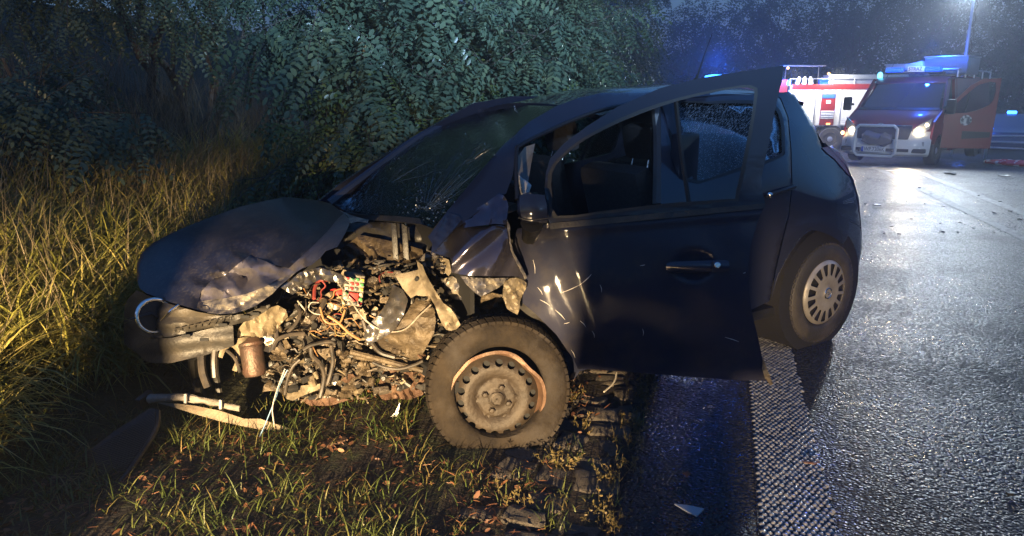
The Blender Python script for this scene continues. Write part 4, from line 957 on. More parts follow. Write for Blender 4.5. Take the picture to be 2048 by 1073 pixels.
CARP('trim_emblem', merge(lathe([(.030 + .004 * math.cos(g), .004 * math.sin(g)) for g in np.linspace(0, 2 * math.pi, 7)[:-1]], rc + rn * .017, rn, 26, True),
     tube([rc + rn * .017 + b2 * z + a2 * x for x, z in ((-.030, .004), (.006, .005), (-.006, -.005), (.030, -.004))], .003, 5)), m_chrome, capo)
# right-hand wheels
for x in (0., -2.51):
    c = cw(x, -.80, .305); w2 = CARP('rear_wheel' if x else 'front_wheel', lathe([(.18, -.02), (.05, -.01), (.02, -.01)], c, -CYV, 24), m_cap); tyre(c, -CYV, .305, .188, .175, m_rubber2, w2, blocks=40)
# inner arch panel seen between the tyre and the door
sheet('wheel_arch_liner', [(1000, 640), (1040, 610), (1090, 650), (1130, 700), (1160, 742), (1148, 760), (1100, 760), (1040, 690), (960, 660), (930, 640)], Surf([(1000, 640, 'y', .62), (1130, 700, 'y', .66), (1100, 755, 'y', .6), (930, 640, 'y', .55)]), m_body, car, .02, 14)
sheet('arch_edge_strip', [(1042, 603), (1060, 615), (1087, 638), (1110, 668), (1135, 702), (1148, 738), (1141, 738), (1126, 706), (1100, 668), (1080, 646), (1052, 628), (1038, 616)], Surf([(1042, 603, 'y', .80), (1110, 668, 'y', .79), (1148, 738, 'y', .79), (1040, 616, 'y', .78)]), m_steelbr, car, .006, 7)
# ---------------------------------------------------------------- hood
S_hood = Surf([(280, 545, 'y', -.36), (335, 604, 'y', .04), (440, 625, 'y', .46), (540, 592, 'y', .60), (600, 538, 'y', .62), (394, 618, 'y', .28), (520, 530, 'y', .20), (430, 545, 'y', .06), (690, 445, 'y', .50), (569, 397, 'y', -.56), (665, 408, 'y', -.30), (420, 440, 'y', -.55), (340, 474, 'y', -.50), (470, 500, 'y', .02), (590, 450, 'y', .08)])
hood_px = [(273, 530), (284, 505), (305, 487), (340, 468), (372, 454), (425, 433), (480, 414), (530, 402), (569, 394), (610, 398), (640, 402), (662, 408), (680, 422), (696, 432), (700, 445), (692, 465), (684, 480), (675, 494), (651, 503), (640, 517), (622, 530), (605, 536), (593, 545), (580, 556), (559, 573), (545, 588), (530, 599), (510, 613), (491, 620), (470, 626), (438, 628), (415, 625), (394, 620), (370, 613), (341, 605), (293, 587), (280, 578), (274, 560)]
def lined(x, y, x0, y0, x1, y1):
    dx, dy = x1 - x0, y1 - y0; L = math.hypot(dx, dy); u = ((x - x0) * dx + (y - y0) * dy) / L / L; d = ((x - x0) * dy - (y - y0) * dx) / L
    return u, d
HC = crumple(.075, .016, 3); HC2 = crumple(.022, .030, 8)
def hood_disp(x, y):
    u, d = lined(x, y, 570, 540, 692, 428); m = min(1, max(0, u * 4 + 1)) * (1 if u < 1.1 else 0)
    v = -.022 * math.exp(-abs(d) / 11) * m + (.05 * min(1, max(0, -d / 40)) * m if d < 0 else 0)
    w = math.exp(-(((x - 500) / 95) ** 2 + ((y - 570) / 55) ** 2))
    v += w * HC(x, y) + .006 * mnoise.noise(Vector((x * .01, y * .01, 2)))
    u2, d2 = lined(x, y, 470, 515, 560, 540); v += -.016 * math.exp(-(d2 / 9) ** 2) * (1 if -.1 < u2 < 1.2 else 0) + .012 * math.exp(-((d2 - 16) / 9) ** 2) * (1 if -.1 < u2 < 1.2 else 0)
    if 385 < x < 610: v += .11 * min(1, max(0, (y - 545 + max(0, x - 480) * .35) / 75)) ** 1.4 * min(1, (x - 385) / 40)
    u3, d3 = lined(x, y, 500, 505, 520, 475); v += -.010 * math.exp(-(d3 / 7) ** 2) * (1 if -.3 < u3 < 1.3 else 0)
    return v
crease_px = [(394, 614), (402, 584), (424, 560), (450, 552), (474, 530), (498, 512), (524, 520), (548, 530), (575, 536), (592, 545), (560, 557), (530, 574), (490, 589), (450, 597), (404, 602)]
torn_px = [(394, 614), (404, 602), (450, 597), (490, 589), (530, 574), (560, 557), (592, 545), (580, 556), (559, 573), (545, 588), (530, 599), (510, 613), (491, 621), (470, 627), (438, 629), (415, 626)]
flange_px = [(592, 545), (577, 538), (600, 516), (630, 488), (655, 463), (676, 437), (688, 427), (699, 440), (700, 446), (691, 466), (683, 480), (675, 494), (651, 503), (640, 517), (622, 531), (605, 537)]
hood = sheet('hood', hood_px, S_hood, m_bodydirt, car, .007, 7, holes=[crease_px, torn_px, flange_px], disp=hood_disp, sharp=60)
HC3 = crumple(.034, .012, 15)
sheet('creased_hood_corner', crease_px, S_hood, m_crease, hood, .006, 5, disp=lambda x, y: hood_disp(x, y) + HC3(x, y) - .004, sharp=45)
sheet('torn_hood_edge', torn_px, S_hood, m_torn, hood, .005, 4, disp=lambda x, y: hood_disp(x, y) + HC3(x, y) - .004 + .7 * HC2(x, y), sharp=25)
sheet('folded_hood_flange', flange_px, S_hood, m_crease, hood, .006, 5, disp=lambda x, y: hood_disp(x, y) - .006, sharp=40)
sheet('hood_hinge_end', [(678, 420), (700, 430), (720, 436), (738, 440), (735, 446), (715, 444), (702, 447), (690, 440)], S_hood, m_torn, hood, .02, 5, disp=crumple(.012, .07, 1), sharp=30)
# hood underside frame seen below the fold
sheet('hood_inner_frame', [(560, 575), (600, 545), (640, 535), (680, 548), (700, 570), (670, 565), (640, 560), (610, 575), (585, 590)], Surf([(560, 575, 'y', .40), (640, 535, 'y', .36), (700, 570, 'y', .38), (600, 590, 'y', .38)]), m_steelbr, hood, .006, 7, disp=crumple(.012, .04, 6), sharp=35)
# ---------------------------------------------------------------- crumpled fender between hood and door
S_fen = Surf([(866, 506, 'y', .62), (925, 448, 'y', .72), (1000, 390, 'y', .76), (1014, 450, 'y', .84), (1050, 560, 'y', .86), (980, 552, 'y', .87), (905, 545, 'y', .80), (960, 490, 'y', .83), (960, 420, 'y', .74)])
def fen_disp(x, y):
    u, d = lined(x, y, 905, 520, 992, 448); v = -.034 * math.exp(-(d / 13) ** 2) + .012 * math.exp(-((d + 26) / 12) ** 2)
    u2, d2 = lined(x, y, 978, 553, 1016, 470); v += -.022 * math.exp(-abs(d2) / 9) + .022 * math.exp(-((d2 + 22) / 15) ** 2)
    v += .020 * math.exp(-((y - 449) / 5) ** 2) * (1 if x > 918 else 0) + .010 * mnoise.noise(Vector((x * .02, y * .02, 7)))
    return v + max(0, (y - 535) / 20) * .010
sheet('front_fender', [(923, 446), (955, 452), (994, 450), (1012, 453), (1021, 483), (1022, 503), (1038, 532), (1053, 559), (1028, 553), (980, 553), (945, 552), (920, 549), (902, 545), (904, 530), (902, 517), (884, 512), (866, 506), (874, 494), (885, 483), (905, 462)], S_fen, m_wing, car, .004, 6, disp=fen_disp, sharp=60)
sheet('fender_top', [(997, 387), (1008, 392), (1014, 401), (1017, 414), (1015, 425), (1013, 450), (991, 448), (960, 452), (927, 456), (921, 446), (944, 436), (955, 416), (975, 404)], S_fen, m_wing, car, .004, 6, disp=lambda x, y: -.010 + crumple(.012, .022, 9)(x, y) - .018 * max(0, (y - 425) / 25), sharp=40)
CARP('fender_torn_edge', (lambda t: (wob(t[0], .004, 60), t[1]))(tube([S_fen.at(x, y, -.012) for x, y in ((1013, 440), (1017, 456), (1019, 474), (1024, 500), (1036, 526), (1052, 556))], [.004, .006, .003, .004, .006, .006], 6, 4)), m_torn)
sheet('fender_fold', [(920, 552), (950, 556), (985, 557), (1019, 556), (1010, 566), (1000, 574), (982, 584), (961, 594), (950, 586), (933, 570)], S_fen, m_torn, car, .006, 5, disp=(lambda CF: (lambda x, y: .03 + CF(x, y)))(crumple(.012, .05, 4)), sharp=30)
sheet('torn_bracket', [(1008, 565), (1020, 557), (1033, 556), (1045, 560), (1053, 566), (1052, 578), (1045, 590), (1040, 604), (1039, 618), (1035, 630), (1026, 626), (1014, 618), (1010, 606), (1005, 595), (1006, 578)], S_fen, m_primer, car, .006, 5, disp=(lambda CF: (lambda x, y: -.005 + CF(x, y)))(crumple(.014, .04, 12)), sharp=28)
sheet('pillar_foot', [(866, 478), (880, 455), (896, 425), (918, 432), (924, 440), (905, 462), (885, 484), (872, 500), (862, 508)], S_pil, m_body, car, .02, 6, disp=(lambda CF: (lambda x, y: -.02 + CF(x, y)))(crumple(.006, .04, 5)))
# ---------------------------------------------------------------- front panel with grille bar and emblem
S_fr = Surf([(255, 640, 'y', -.50), (310, 640, 'y', .0), (440, 640, 'y', .20), (520, 620, 'y', .30), (300, 715, 'y', -.05), (460, 690, 'y', .22), (400, 690, 'y', .15)])
fp = sheet('front_panel', [(249, 612), (256, 598), (273, 581), (292, 590), (341, 609), (394, 624), (440, 632), (490, 628), (530, 612), (536, 620), (505, 640), (462, 652), (430, 654), (340, 674), (300, 676), (270, 668), (247, 650)], S_fr, m_dustblack, car, .03, 8, disp=lambda x, y: .012 * math.sin(y * .22))
lb = sheet('bumper_crossbar', [(247, 648), (275, 668), (305, 678), (345, 676), (430, 655), (466, 652), (468, 692), (440, 701), (414, 710), (378, 718), (341, 727), (310, 727), (293, 724), (272, 706), (249, 690)], S_fr, m_dustblack, car, .03, 8, disp=lambda x, y: -.018 + .01 * math.sin((y - (x - 250) * -.1) * .16))
for k in range(9):
    x = 345 + k * 14; y = 668 - k * 3.0
    CARP('crossbar_clip', tube([S_fr.at(x, y, -.026), S_fr.at(x + 2, y - 9, -.026), S_fr.at(x + 11, y - 11, -.026)], .0022, 4), m_dustblack, lb)
for x, y in ((316, 674), (372, 672), (408, 680), (446, 650), (490, 634), (510, 628)):
    CARP('crossbar_slot', box(S_fr.at(x, y, -.03), (.035, .006, .012), [RT, FW, UP], .002), m_hole, lb)
ec = S_fr.at(309, 632, -.03); en = -ray(309, 632) + RT * .55; ea, eb, ed = frame_of(en)
emb = CARP('grille_emblem', lathe([(.068 + .008 * math.cos(g), .007 * math.sin(g)) for g in np.linspace(0, 2 * math.pi, 9)[:-1]], ec, en, 36, True), m_chrome)
CARP('emblem_backing', lathe([(.064, -.012), (.064, -.004), (.01, -.002)], ec, en, 30), m_black, emb)
CARP('emblem_flash', tube([ec + eb * z + ea * x for x, z in ((-.095, .006), (-.012, .012), (.012, -.012), (.095, -.006))], [.003, .008, .008, .003], 6), m_black, emb)
for y0, y1, r in ((632, 604, .006),):
    CARP('chrome_grille_bar', tube([S_fr.at(322, 642, -.03), S_fr.at(342, 622, -.03), S_fr.at(358, 610, -.024)], [.004, .006, .005], 8, 4), m_chrome, emb)
sheet('lamp_bracket', [(476, 660), (490, 641), (520, 622), (556, 611), (572, 620), (576, 634), (560, 650), (548, 668), (520, 676), (492, 684), (474, 682)], Surf([(476, 660, 'y', .20), (560, 612, 'y', .30), (570, 640, 'y', .28), (490, 684, 'y', .2)]), m_primer, car, .008, 5, disp=crumple(.022, .03, 2), sharp=25)
# ---------------------------------------------------------------- open engine bay
S_bay = Surf([(480, 690, 'y', .10), (620, 620, 'y', .16), (620, 790, 'y', .18), (760, 560, 'y', .25), (760, 700, 'y', .28), (850, 600, 'y', .42), (850, 740, 'y', .40), (700, 500, 'y', .0), (600, 560, 'y', .0)])
sheet('bay_shade_sheet', [(560, 600), (600, 548), (690, 470), (720, 445), (860, 445), (900, 520), (990, 560), (1040, 600), (1000, 660), (900, 660), (850, 760), (700, 770), (560, 700), (480, 700)], S_bay, m_hole, car, .02, 26, disp=lambda x, y: .30)  # black sheet added behind the bay to stand for its deep shade
sheet('scuttle_panel', [(700, 447), (760, 444), (850, 452), (880, 490), (860, 520), (800, 512), (745, 520), (690, 500), (672, 498)], S_bay, m_black, car, .01, 10, disp=(lambda CF: (lambda x, y: .14 + CF(x, y)))(crumple(.03, .02, 3)))
sheet('dirty_scuttle_cover', [(680, 500), (720, 470), (760, 478), (800, 486), (845, 500), (850, 530), (800, 530), (745, 528), (700, 530)], S_bay, m_mud, car, .008, 7, disp=(lambda CF: (lambda x, y: .06 + CF(x, y)))(crumple(.03, .035, 13)), sharp=30)
for x0 in (787, 808):
    CARP('hinge_strut', box((S_bay.at(x0, 448, .0) + S_bay.at(x0 + 6, 520, .0)) / 2, (.026, .018, .17), [RT, FW, UP * .995 - RT * .06], .004), m_black)
# suspension tower and inner arch, caked in mud
sheet('strut_tower', [(722, 680), (745, 640), (790, 590), (830, 596), (862, 600), (872, 640), (868, 668), (850, 700), (838, 722), (800, 718), (760, 716)], Surf([(740, 680, 'y', .30), (830, 596, 'y', .42), (868, 650, 'y', .55), (800, 718, 'y', .38), (790, 650, 'y', .46)]), m_mud, car, .02, 6, disp=crumple(.016, .03, 21), sharp=40)
sheet('torn_inner_wing', [(735, 652), (760, 628), (776, 600), (786, 570), (806, 580), (816, 600), (808, 630), (790, 660), (760, 680), (735, 690), (727, 672)], Surf([(735, 660, 'y', .40), (790, 575, 'y', .40), (815, 605, 'y', .52), (760, 680, 'y', .44)]), m_steelbr, car, .005, 6, disp=crumple(.014, .028, 17), sharp=45)
rl = sheet('bent_chassis_rail', [(833, 522), (845, 530), (850, 545), (868, 578), (886, 606), (901, 617), (912, 632), (921, 650), (913, 659), (902, 662), (892, 660), (884, 648), (877, 633), (870, 612), (858, 592), (846, 570), (838, 548)], Surf([(833, 522, 'y', .48), (868, 578, 'y', .58), (921, 650, 'y', .70), (880, 640, 'y', .66)]), m_primer, car, .05, 5, disp=(lambda CF: (lambda x, y: CF(x, y) - .012))(crumple(.010, .035, 31)), sharp=30)
sheet('rail_flange_plate', [(789, 550), (812, 546), (836, 540), (845, 560), (860, 592), (846, 593), (832, 591), (822, 597), (814, 588), (806, 578)], Surf([(789, 550, 'y', .46), (836, 540, 'y', .52), (860, 592, 'y', .60), (815, 590, 'y', .52)]), m_primer, rl, .006, 5, disp=crumple(.006, .02, 32), sharp=35)
CARP('rail_bolt_hole', lathe([(.009, 0), (.009, .004), (.001, .004)], Surf([(789, 550, 'y', .46), (836, 540, 'y', .52), (860, 592, 'y', .60), (815, 590, 'y', .52)]).at(833, 559, -.012), -ray(833, 559), 14), m_hole, rl)
for nm, poly, mt, off, am, sd in [
    ('torn_wing_scrap', [(880, 560), (905, 552), (930, 572), (950, 600), (948, 612), (930, 604), (905, 598), (890, 580)], m_torn, -.02, .02, 41),
    ('torn_wing_scrap', [(838, 520), (856, 500), (880, 512), (902, 518), (904, 540), (888, 548), (868, 536), (850, 534)], m_torn, .0, .022, 43),
    ('curled_wing_strip', [(884, 515), (898, 520), (903, 545), (897, 553), (889, 545), (893, 530)], m_primer, -.05, .01, 44),
    ('torn_wing_scrap', [(850, 560), (872, 545), (888, 575), (910, 600), (936, 625), (920, 632), (895, 612), (868, 590)], m_black, .05, .02, 46),
    ('inner_arch_scrap', [(950, 596), (985, 586), (1004, 590), (1008, 620), (985, 632), (955, 640), (925, 632), (940, 612)], m_mud, .10, .02, 47),
    ('gearbox_cover', [(560, 690), (600, 672), (650, 680), (700, 690), (730, 700), (735, 730), (700, 760), (665, 795), (620, 800), (580, 790), (560, 750)], m_alu, -.01, .030, 51),
    ('engine_casting', [(560, 640), (600, 620), (650, 640), (690, 655), (725, 660), (720, 690), (680, 690), (630, 684), (580, 690), (555, 680)], m_alu, -.03, .022, 52),
    ('engine_casting', [(520, 700), (560, 690), (575, 720), (570, 760), (600, 800), (575, 800), (545, 770), (520, 742)], m_alu, .02, .035, 53),
    ('muddy_splash_shield', [(655, 720), (700, 705), (735, 720), (745, 760), (720, 790), (680, 800), (650, 790)], m_mud, -.03, .018, 54),
    ('rusty_control_arm', [(768, 740), (800, 735), (812, 745), (850, 745), (846, 790), (820, 800), (790, 798), (765, 802), (752, 780)], m_rust, -.02, .02, 55),
    ('engine_mount_arm', [(575, 785), (600, 772), (640, 768), (642, 778), (610, 790), (585, 802), (573, 798)], m_primer, -.07, .008, 56),
    ('battery_tray', [(690, 625), (720, 610), (742, 640), (735, 665), (712, 672), (688, 660)], m_primer, -.02, .012, 57),
    ('frame_leg', [(620, 700), (700, 694), (770, 706), (845, 716), (848, 736), (770, 728), (700, 716), (620, 722)], m_mud, -.06, .010, 58),
    ('undertray_scrap', [(600, 800), (650, 790), (700, 800), (660, 812), (620, 812)], m_rust, .0, .012, 59)]:
    sheet(nm, poly, S_bay, mt, car, .016, 5, disp=(lambda o_, f_: (lambda x, y: o_ + f_(x, y)))(off, crumple(am, .035, sd)), sharp=32, seed=sd)
# fuse box with coloured fuses
fb_c = S_bay.at(706, 578, -.10); fax = np.array([RT * .93 + UP * -.12 + FW * .30, FW * .9 - RT * .3 + UP * .3, UP * .95 + RT * .1]); fax = np.array([v / np.linalg.norm(v) for v in fax])
fbx = CARP('fuse_box', box(fb_c, (.088, .05, .135), fax, .008), M('fuse_box_plastic', (.22, .20, .16), .55, col2=(.08, .07, .05), sc=30, bump=.003, bsc=90))
fcols = [M('fuse_%d' % i, c, .35) for i, c in enumerate([(.36, .03, .025), (.04, .17, .05), (.36, .26, .05), (.28, .25, .2), (.25, .02, .02), (.06, .06, .06)])]
rg = random.Random(5)
for i in range(6):
    for j in range(4):
        if (i, j) in ((2, 1), (2, 2), (1, 1), (1, 2)): continue
        p = fb_c + fax[0] * (-.032 + .021 * j) - fax[1] * .028 + fax[2] * (-.053 + .021 * i)
        CARP('fuse', box(p, (.014, .012 + rg.random() * .01, .013), fax, .002), rg.choice(fcols), fbx)
CARP('relay', box(fb_c - fax[1] * .034 + fax[2] * (-.021), (.040, .03, .036), fax, .003), fcols[0], fbx)
CARP('connector_plug', box(S_bay.at(672, 585, -.06), (.05, .03, .045), np.array(frame_of((.3, -1, .4))), .01), M('red_plug', (.45, .025, .02), .4))
CARP('connector_plug', box(S_bay.at(668, 612, -.06), (.055, .03, .05), np.array(frame_of((-.3, -1, .2))), .008), M('grey_plug', (.32, .3, .27), .6, col2=(.12, .10, .08), sc=30))
# exhaust can, hoses, rods and cables: each its own part
CARP('exhaust_can', lathe([(.012, -.08), (.04, -.075), (.047, -.06), (.047, .04), (.044, .05), (.052, .055), (.052, .065), (.03, .085)], S_bay.at(505, 716, -.10), UP * .95 + RT * -.14, 26), M('copper_can', (.11, .06, .042), .5, .6, col2=(.07, .05, .038), sc=18, bump=.004, bsc=60))
CARP('exhaust_shield', (lambda t: (wob(t[0], .008, 30), t[1]))(lathe([(.06, 0), (.062, .012), (.05, .03), (.02, .036)], S_bay.at(495, 688, -.08), UP + RT * -.2, 16)), m_primer)
def cable(name, pts, r, mat, off=-.10, seg=7, parent=None): return CARP(name, tube([S_bay.at(p[0], p[1], off + (p[2] if len(p) > 2 else 0)) for p in pts], r, seg, 6), mat, parent)
m_cab = M('cable_black', (.014, .013, .012), .4, col2=(.05, .04, .03), sc=20); m_cabpale = M('pale_cable', (.26, .23, .19), .55, col2=(.1, .08, .06), sc=30); m_wire = M('wire_orange', (.22, .115, .045), .55); m_wire2 = M('wire_white', (.34, .31, .26), .55); m_wirer = M('wire_red', (.17, .03, .025), .55); m_wirey = M('wire_yellow', (.20, .15, .06), .55); m_wireb = M('wire_blue', (.12, .22, .34), .45)
for i, (pts, r) in enumerate([([(622, 695), (624, 712), (640, 728), (648, 750), (645, 775), (640, 795)], .0095), ([(662, 690), (666, 720), (662, 745), (655, 768)], .009), ([(606, 700), (625, 690), (660, 684), (670, 690)], .008), ([(560, 640), (552, 660), (558, 690), (575, 705)], .011), ([(575, 665), (590, 650), (600, 628), (592, 610)], .008),
        ([(545, 700), (555, 680), (580, 670), (610, 668)], .009), ([(600, 720), (585, 735), (575, 760), (570, 790)], .007), ([(430, 700), (428, 725), (430, 755)], .013), ([(452, 700), (470, 718), (480, 745)], .007), ([(440, 715), (450, 695), (470, 692), (478, 715), (470, 742)], .012), ([(402, 712), (405, 745), (415, 775)], .016), ([(745, 725), (770, 735), (800, 738), (830, 730), (846, 722)], .007), ([(725, 640), (740, 680), (760, 705), (790, 715)], .010), ([(650, 600), (640, 620), (622, 640)], .011)]):
    cable('hose', pts, r, m_cab if i != 9 else m_primer, -.10 - .02 * (i % 3))
cable('brake_cable', [(672, 560), (700, 600), (730, 640), (768, 662), (808, 660), (840, 630), (862, 610)], .0036, m_cabpale, -.16)
cable('steering_rod', [(700, 704), (770, 722), (846, 742)], .012, m_mud, -.12)
cable('battery_lead', [(628, 598), (630, 575), (640, 562), (655, 560)], .008, m_wirer, -.1); 
rg = random.Random(11)
for k in range(36):
    x, y = rg.gauss(668, 34), rg.gauss(632, 26)
    if k > 34: x, y = rg.gauss(745, 18), rg.gauss(565, 14)
    P = [(x, y, rg.uniform(-.03, .03))]; g = rg.uniform(0, 6.28)
    for q in range(rg.randint(2, 4)): g += rg.uniform(-1.2, 1.2); P.append((P[-1][0] + 15 * math.cos(g), P[-1][1] + 12 * math.sin(g), rg.uniform(-.04, .03)))
    cable('wire', P, rg.uniform(.0015, .0034), rg.choice([m_wire, m_wire, m_wirey, m_wire2, m_wirer, m_cab, m_rust]), -.10, 5)
cable('thick_orange_wire', [(655, 632), (675, 645), (700, 668), (720, 680)], .006, m_wire, -.13); cable('thick_orange_wire', [(640, 615), (648, 640), (662, 648), (680, 645), (690, 620)], .0045, m_wire, -.13)
cable('hanging_blue_wire', [(575, 740), (560, 770), (550, 800), (530, 850), (518, 880), (524, 900), (545, 912)], .0022, m_wireb, -.14)
cable('hanging_grey_wire', [(570, 738), (556, 775), (545, 815), (548, 850)], .0025, m_wire2, -.15)
# small clutter nobody could pick apart: nuts, clips, chips of casting
parts = {0: [], 1: [], 2: [], 3: []}
for k in range(1150):
    x = rg.uniform(500, 900); y = rg.uniform(520, 800)
    if not inside([(500, 700), (560, 600), (640, 560), (690, 510), (860, 500), (960, 570), (1010, 620), (900, 650), (850, 740), (830, 790), (700, 800), (580, 805), (500, 740)], x, y): continue
    c = S_bay.at(x, y, rg.uniform(-.09, .05)); fr = np.array(frame_of([rg.gauss(0, 1) for _ in range(3)])); s = rg.uniform(.008, .032)
    t = rg.random()
    if t < .45: g_ = box(c, (s * rg.uniform(.6, 2.4), s * rg.uniform(.3, 1), s * rg.uniform(.4, 1.2)), fr, s * .12)
    elif t < .7: g_ = lathe([(s * .5, -s * .6), (s * .5, s * .4), (s * .3, s * .5), (s * .3, s * .8)], c, fr[2], 9)
    else:
        g_ = tube([c, c + fr[0] * s * 1.5 + fr[1] * s * .5, c + fr[0] * s * 3], s * .16, 5, 3)
    parts[rg.choice((0, 0, 1, 2, 2, 2, 3))].append((wob(g_[0], s * .15, 1.2 / s, k), g_[1]))
for i, mt in enumerate((m_mud, m_alu, m_black, m_primer)): tag(CARP('engine_clutter', merge(*parts[i]), mt, sharp=30), kind='stuff')
# larger broken bits that can be told apart
for k in range(70):
    x = rg.uniform(530, 860); y = rg.uniform(540, 790); c = S_bay.at(x, y, rg.uniform(-.10, .02)); fr = np.array(frame_of([rg.gauss(0, 1) for _ in range(3)])); s = rg.uniform(.03, .065)
    uvp = [(s * rg.uniform(.6, 1.3) * math.cos(g), s * rg.uniform(.3, .9) * math.sin(g)) for g in np.linspace(0, 6.28, rg.randint(6, 9))[:-1]]
    uv, T = tri2d(uvp, s * .4, seed=k); P = np.array([c + fr[0] * u + fr[1] * v + fr[2] * (.5 * s * mnoise.noise(Vector((u / s * 1.4, v / s * 1.4, k)))) for u, v in uv]); V, Fc = thicken(P, T, np.tile(fr[2] * .005, (len(P), 1)))
    CARP('broken_bracket', (V, Fc), rg.choice([m_mud, m_mud, m_alu, m_black, m_black, m_primer, m_steelbr, m_rust]), sharp=35)
CARP('plastic_chip', plate3 if False else thicken_poly([S_bay.at(776, 838, -.1), S_bay.at(796, 833, -.1), S_bay.at(800, 805, -.1), S_bay.at(790, 826, -.1)], .006), m_steelbr)
# ================================================================== emergency vehicles
m_red = M('red_vehicle_paint', (.20, .013, .013), .35, col2=(.16, .012, .012), sc=2, coat=.7)
m_vwhite = M('white_vehicle_paint', (.66, .67, .68), .4, col2=(.55, .56, .57), sc=2, coat=.4)
m_vgrey = M('aluminium_sheet', (.50, .52, .55), .35, .8, bump=.003, bsc=40)
m_vblack = M('vehicle_black', (.015, .015, .016), .5)
m_vglass = M('vehicle_glass', (.03, .035, .04), .06, coat=1.0)
m_hlamp = M('lit_headlamp', (1, .9, .7), .3, emit=(1, .80, .46), es=7)
m_ilamp = M('lit_side_lamp', (1, .8, .5), .3, emit=(1, .62, .25), es=3)
m_blue = M('lit_blue_lamp', (.02, .08, .9), .2, emit=(.02, .16, 1), es=3)
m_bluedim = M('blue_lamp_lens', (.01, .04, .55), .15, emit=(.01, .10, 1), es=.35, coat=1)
m_flood = M('lit_floodlight', (1, 1, 1), .3, emit=(.86, .95, 1), es=16)
m_sign = M('lit_sign', (.9, .9, .8), .4, emit=(1, .93, .70), es=.045)
m_text = M('dark_lettering', (.02, .02, .03), .5)
m_amber = M('lit_amber', (.9, .35, .05), .3, emit=(1, .45, .08), es=1.2)
def text_mesh(name, s, size, origin, ax_x, ax_z, mat, parent, depth=.004, width=None):
    cu = bpy.data.curves.new(name, 'FONT'); cu.body = s; cu.size = size; cu.align_x = 'CENTER'; cu.align_y = 'CENTER'; cu.extrude = depth / 2; cu.resolution_u = 3
    o = bpy.data.objects.new(name, cu); COL.objects.link(o); dg = bpy.context.evaluated_depsgraph_get(); me = bpy.data.meshes.new_from_object(o.evaluated_get(dg))
    V = np.array([v.co[:] for v in me.vertices]); Fc = [tuple(p.vertices) for p in me.polygons]; bpy.data.objects.remove(o)
    if width: V[:, 0] *= width / (V[:, 0].max() - V[:, 0].min())
    ax_x = np.asarray(ax_x, float); ax_z = np.asarray(ax_z, float); n = np.cross(ax_x, ax_z)
    return add(name, np.asarray(origin) + V[:, :1] * ax_x + V[:, 1:2] * ax_z + V[:, 2:3] * n, Fc, mat, parent, smooth=False)
def wheel(name, c, axis, r, w, parent):
    t = add(name, *lathe([(r * .6, -w / 2), (r * .95, -w / 2), (r, -w * .35), (r, w * .35), (r * .95, w / 2), (r * .62, w / 2), (r * .60, w * .36)], c, axis, 28), m_rubber2, parent)
    add('rim', *lathe([(r * .6, .30 * w), (r * .5, .36 * w), (r * .3, .30 * w), (r * .16, .42 * w), (.01, .42 * w)], c, axis, 20), m_vgrey, t); return t
# ---------------------------------------------------------------- red and white rescue van, nose towards us, driver door open
VA = R(45); VX = np.array([math.sin(VA), math.cos(VA), 0]); VY = np.array([math.cos(VA), -math.sin(VA), 0]); VO = np.array([8.72, 17.4, drop(19.3)])
def vp(x, y, z): return VO + VX * x + VY * y + CZ * z
VAX = [VX, VY, CZ]
van = thing('rescue_van', VO, 'red and white fire service van with lit headlamps and its door open', 'van')
VP = lambda n, VF, mt, parent=None, **k: add(n, VF[0], VF[1], mt, parent or van, **k)
def vrow(x, z, hw, n=13, sweep=.30, p=3.2): return [vp(x + sweep * abs(u) ** p, hw * u, z) for u in np.linspace(-1, 1, n)]
bump = VP('front_bumper', loft([vrow(.10, .22, .93), vrow(.02, .27, .98), vrow(.0, .45, 1.0), vrow(.02, .60, 1.0), vrow(.08, .70, 1.0), vrow(.14, .80, .99)], .02), m_vwhite)
VP('front_grille', loft([vrow(.0, .62, .58, sweep=.05), vrow(.03, .80, .62, sweep=.06), vrow(.11, .93, .62, sweep=.06)], .02), m_vblack)
VP('air_intake', loft([vrow(-.004, .33, .62, sweep=.05), vrow(-.004, .40, .62, sweep=.05)], .01), m_vblack, bump)
VP('hood', loft([vrow(.13, .70, .97), vrow(.15, .93, .98), vrow(.22, 1.05, .98), vrow(.50, 1.20, .96), vrow(.80, 1.30, .93, sweep=.2)], .02), m_red)
VP('windshield', loft([vrow(.80, 1.30, .88, sweep=.22, p=2.4), vrow(1.15, 1.66, .82, sweep=.22, p=2.4), vrow(1.42, 1.93, .77, sweep=.2, p=2.4)], .01), m_vglass)
VP('windshield_base', loft([vrow(.70, 1.285, .93, sweep=.22), vrow(.83, 1.335, .90, sweep=.22)], .01), m_vblack)
rf = VP('roof', loft([vrow(1.40, 1.92, .80, sweep=.2), vrow(1.60, 2.03, .82, sweep=.12), vrow(2.2, 2.09, .86, sweep=0), vrow(5.2, 2.09, .86, sweep=0)], .03), m_red)
for sg in (-1, 1):
    pil = [(.83, 1.30), (.93, 1.30), (1.50, 1.90), (1.42, 1.96)]
    VP('windshield_pillar', loft([[vp(x + .16, sg * (.96 - .14 * (z - 1.3) / .65), z) for x, z in ((.78, 1.28), (1.10, 1.62), (1.40, 1.95))], [vp(x + .34, sg * (.99 - .14 * (z - 1.3) / .65), z) for x, z in ((.78, 1.28), (1.10, 1.62), (1.40, 1.98))]], .03), m_red)
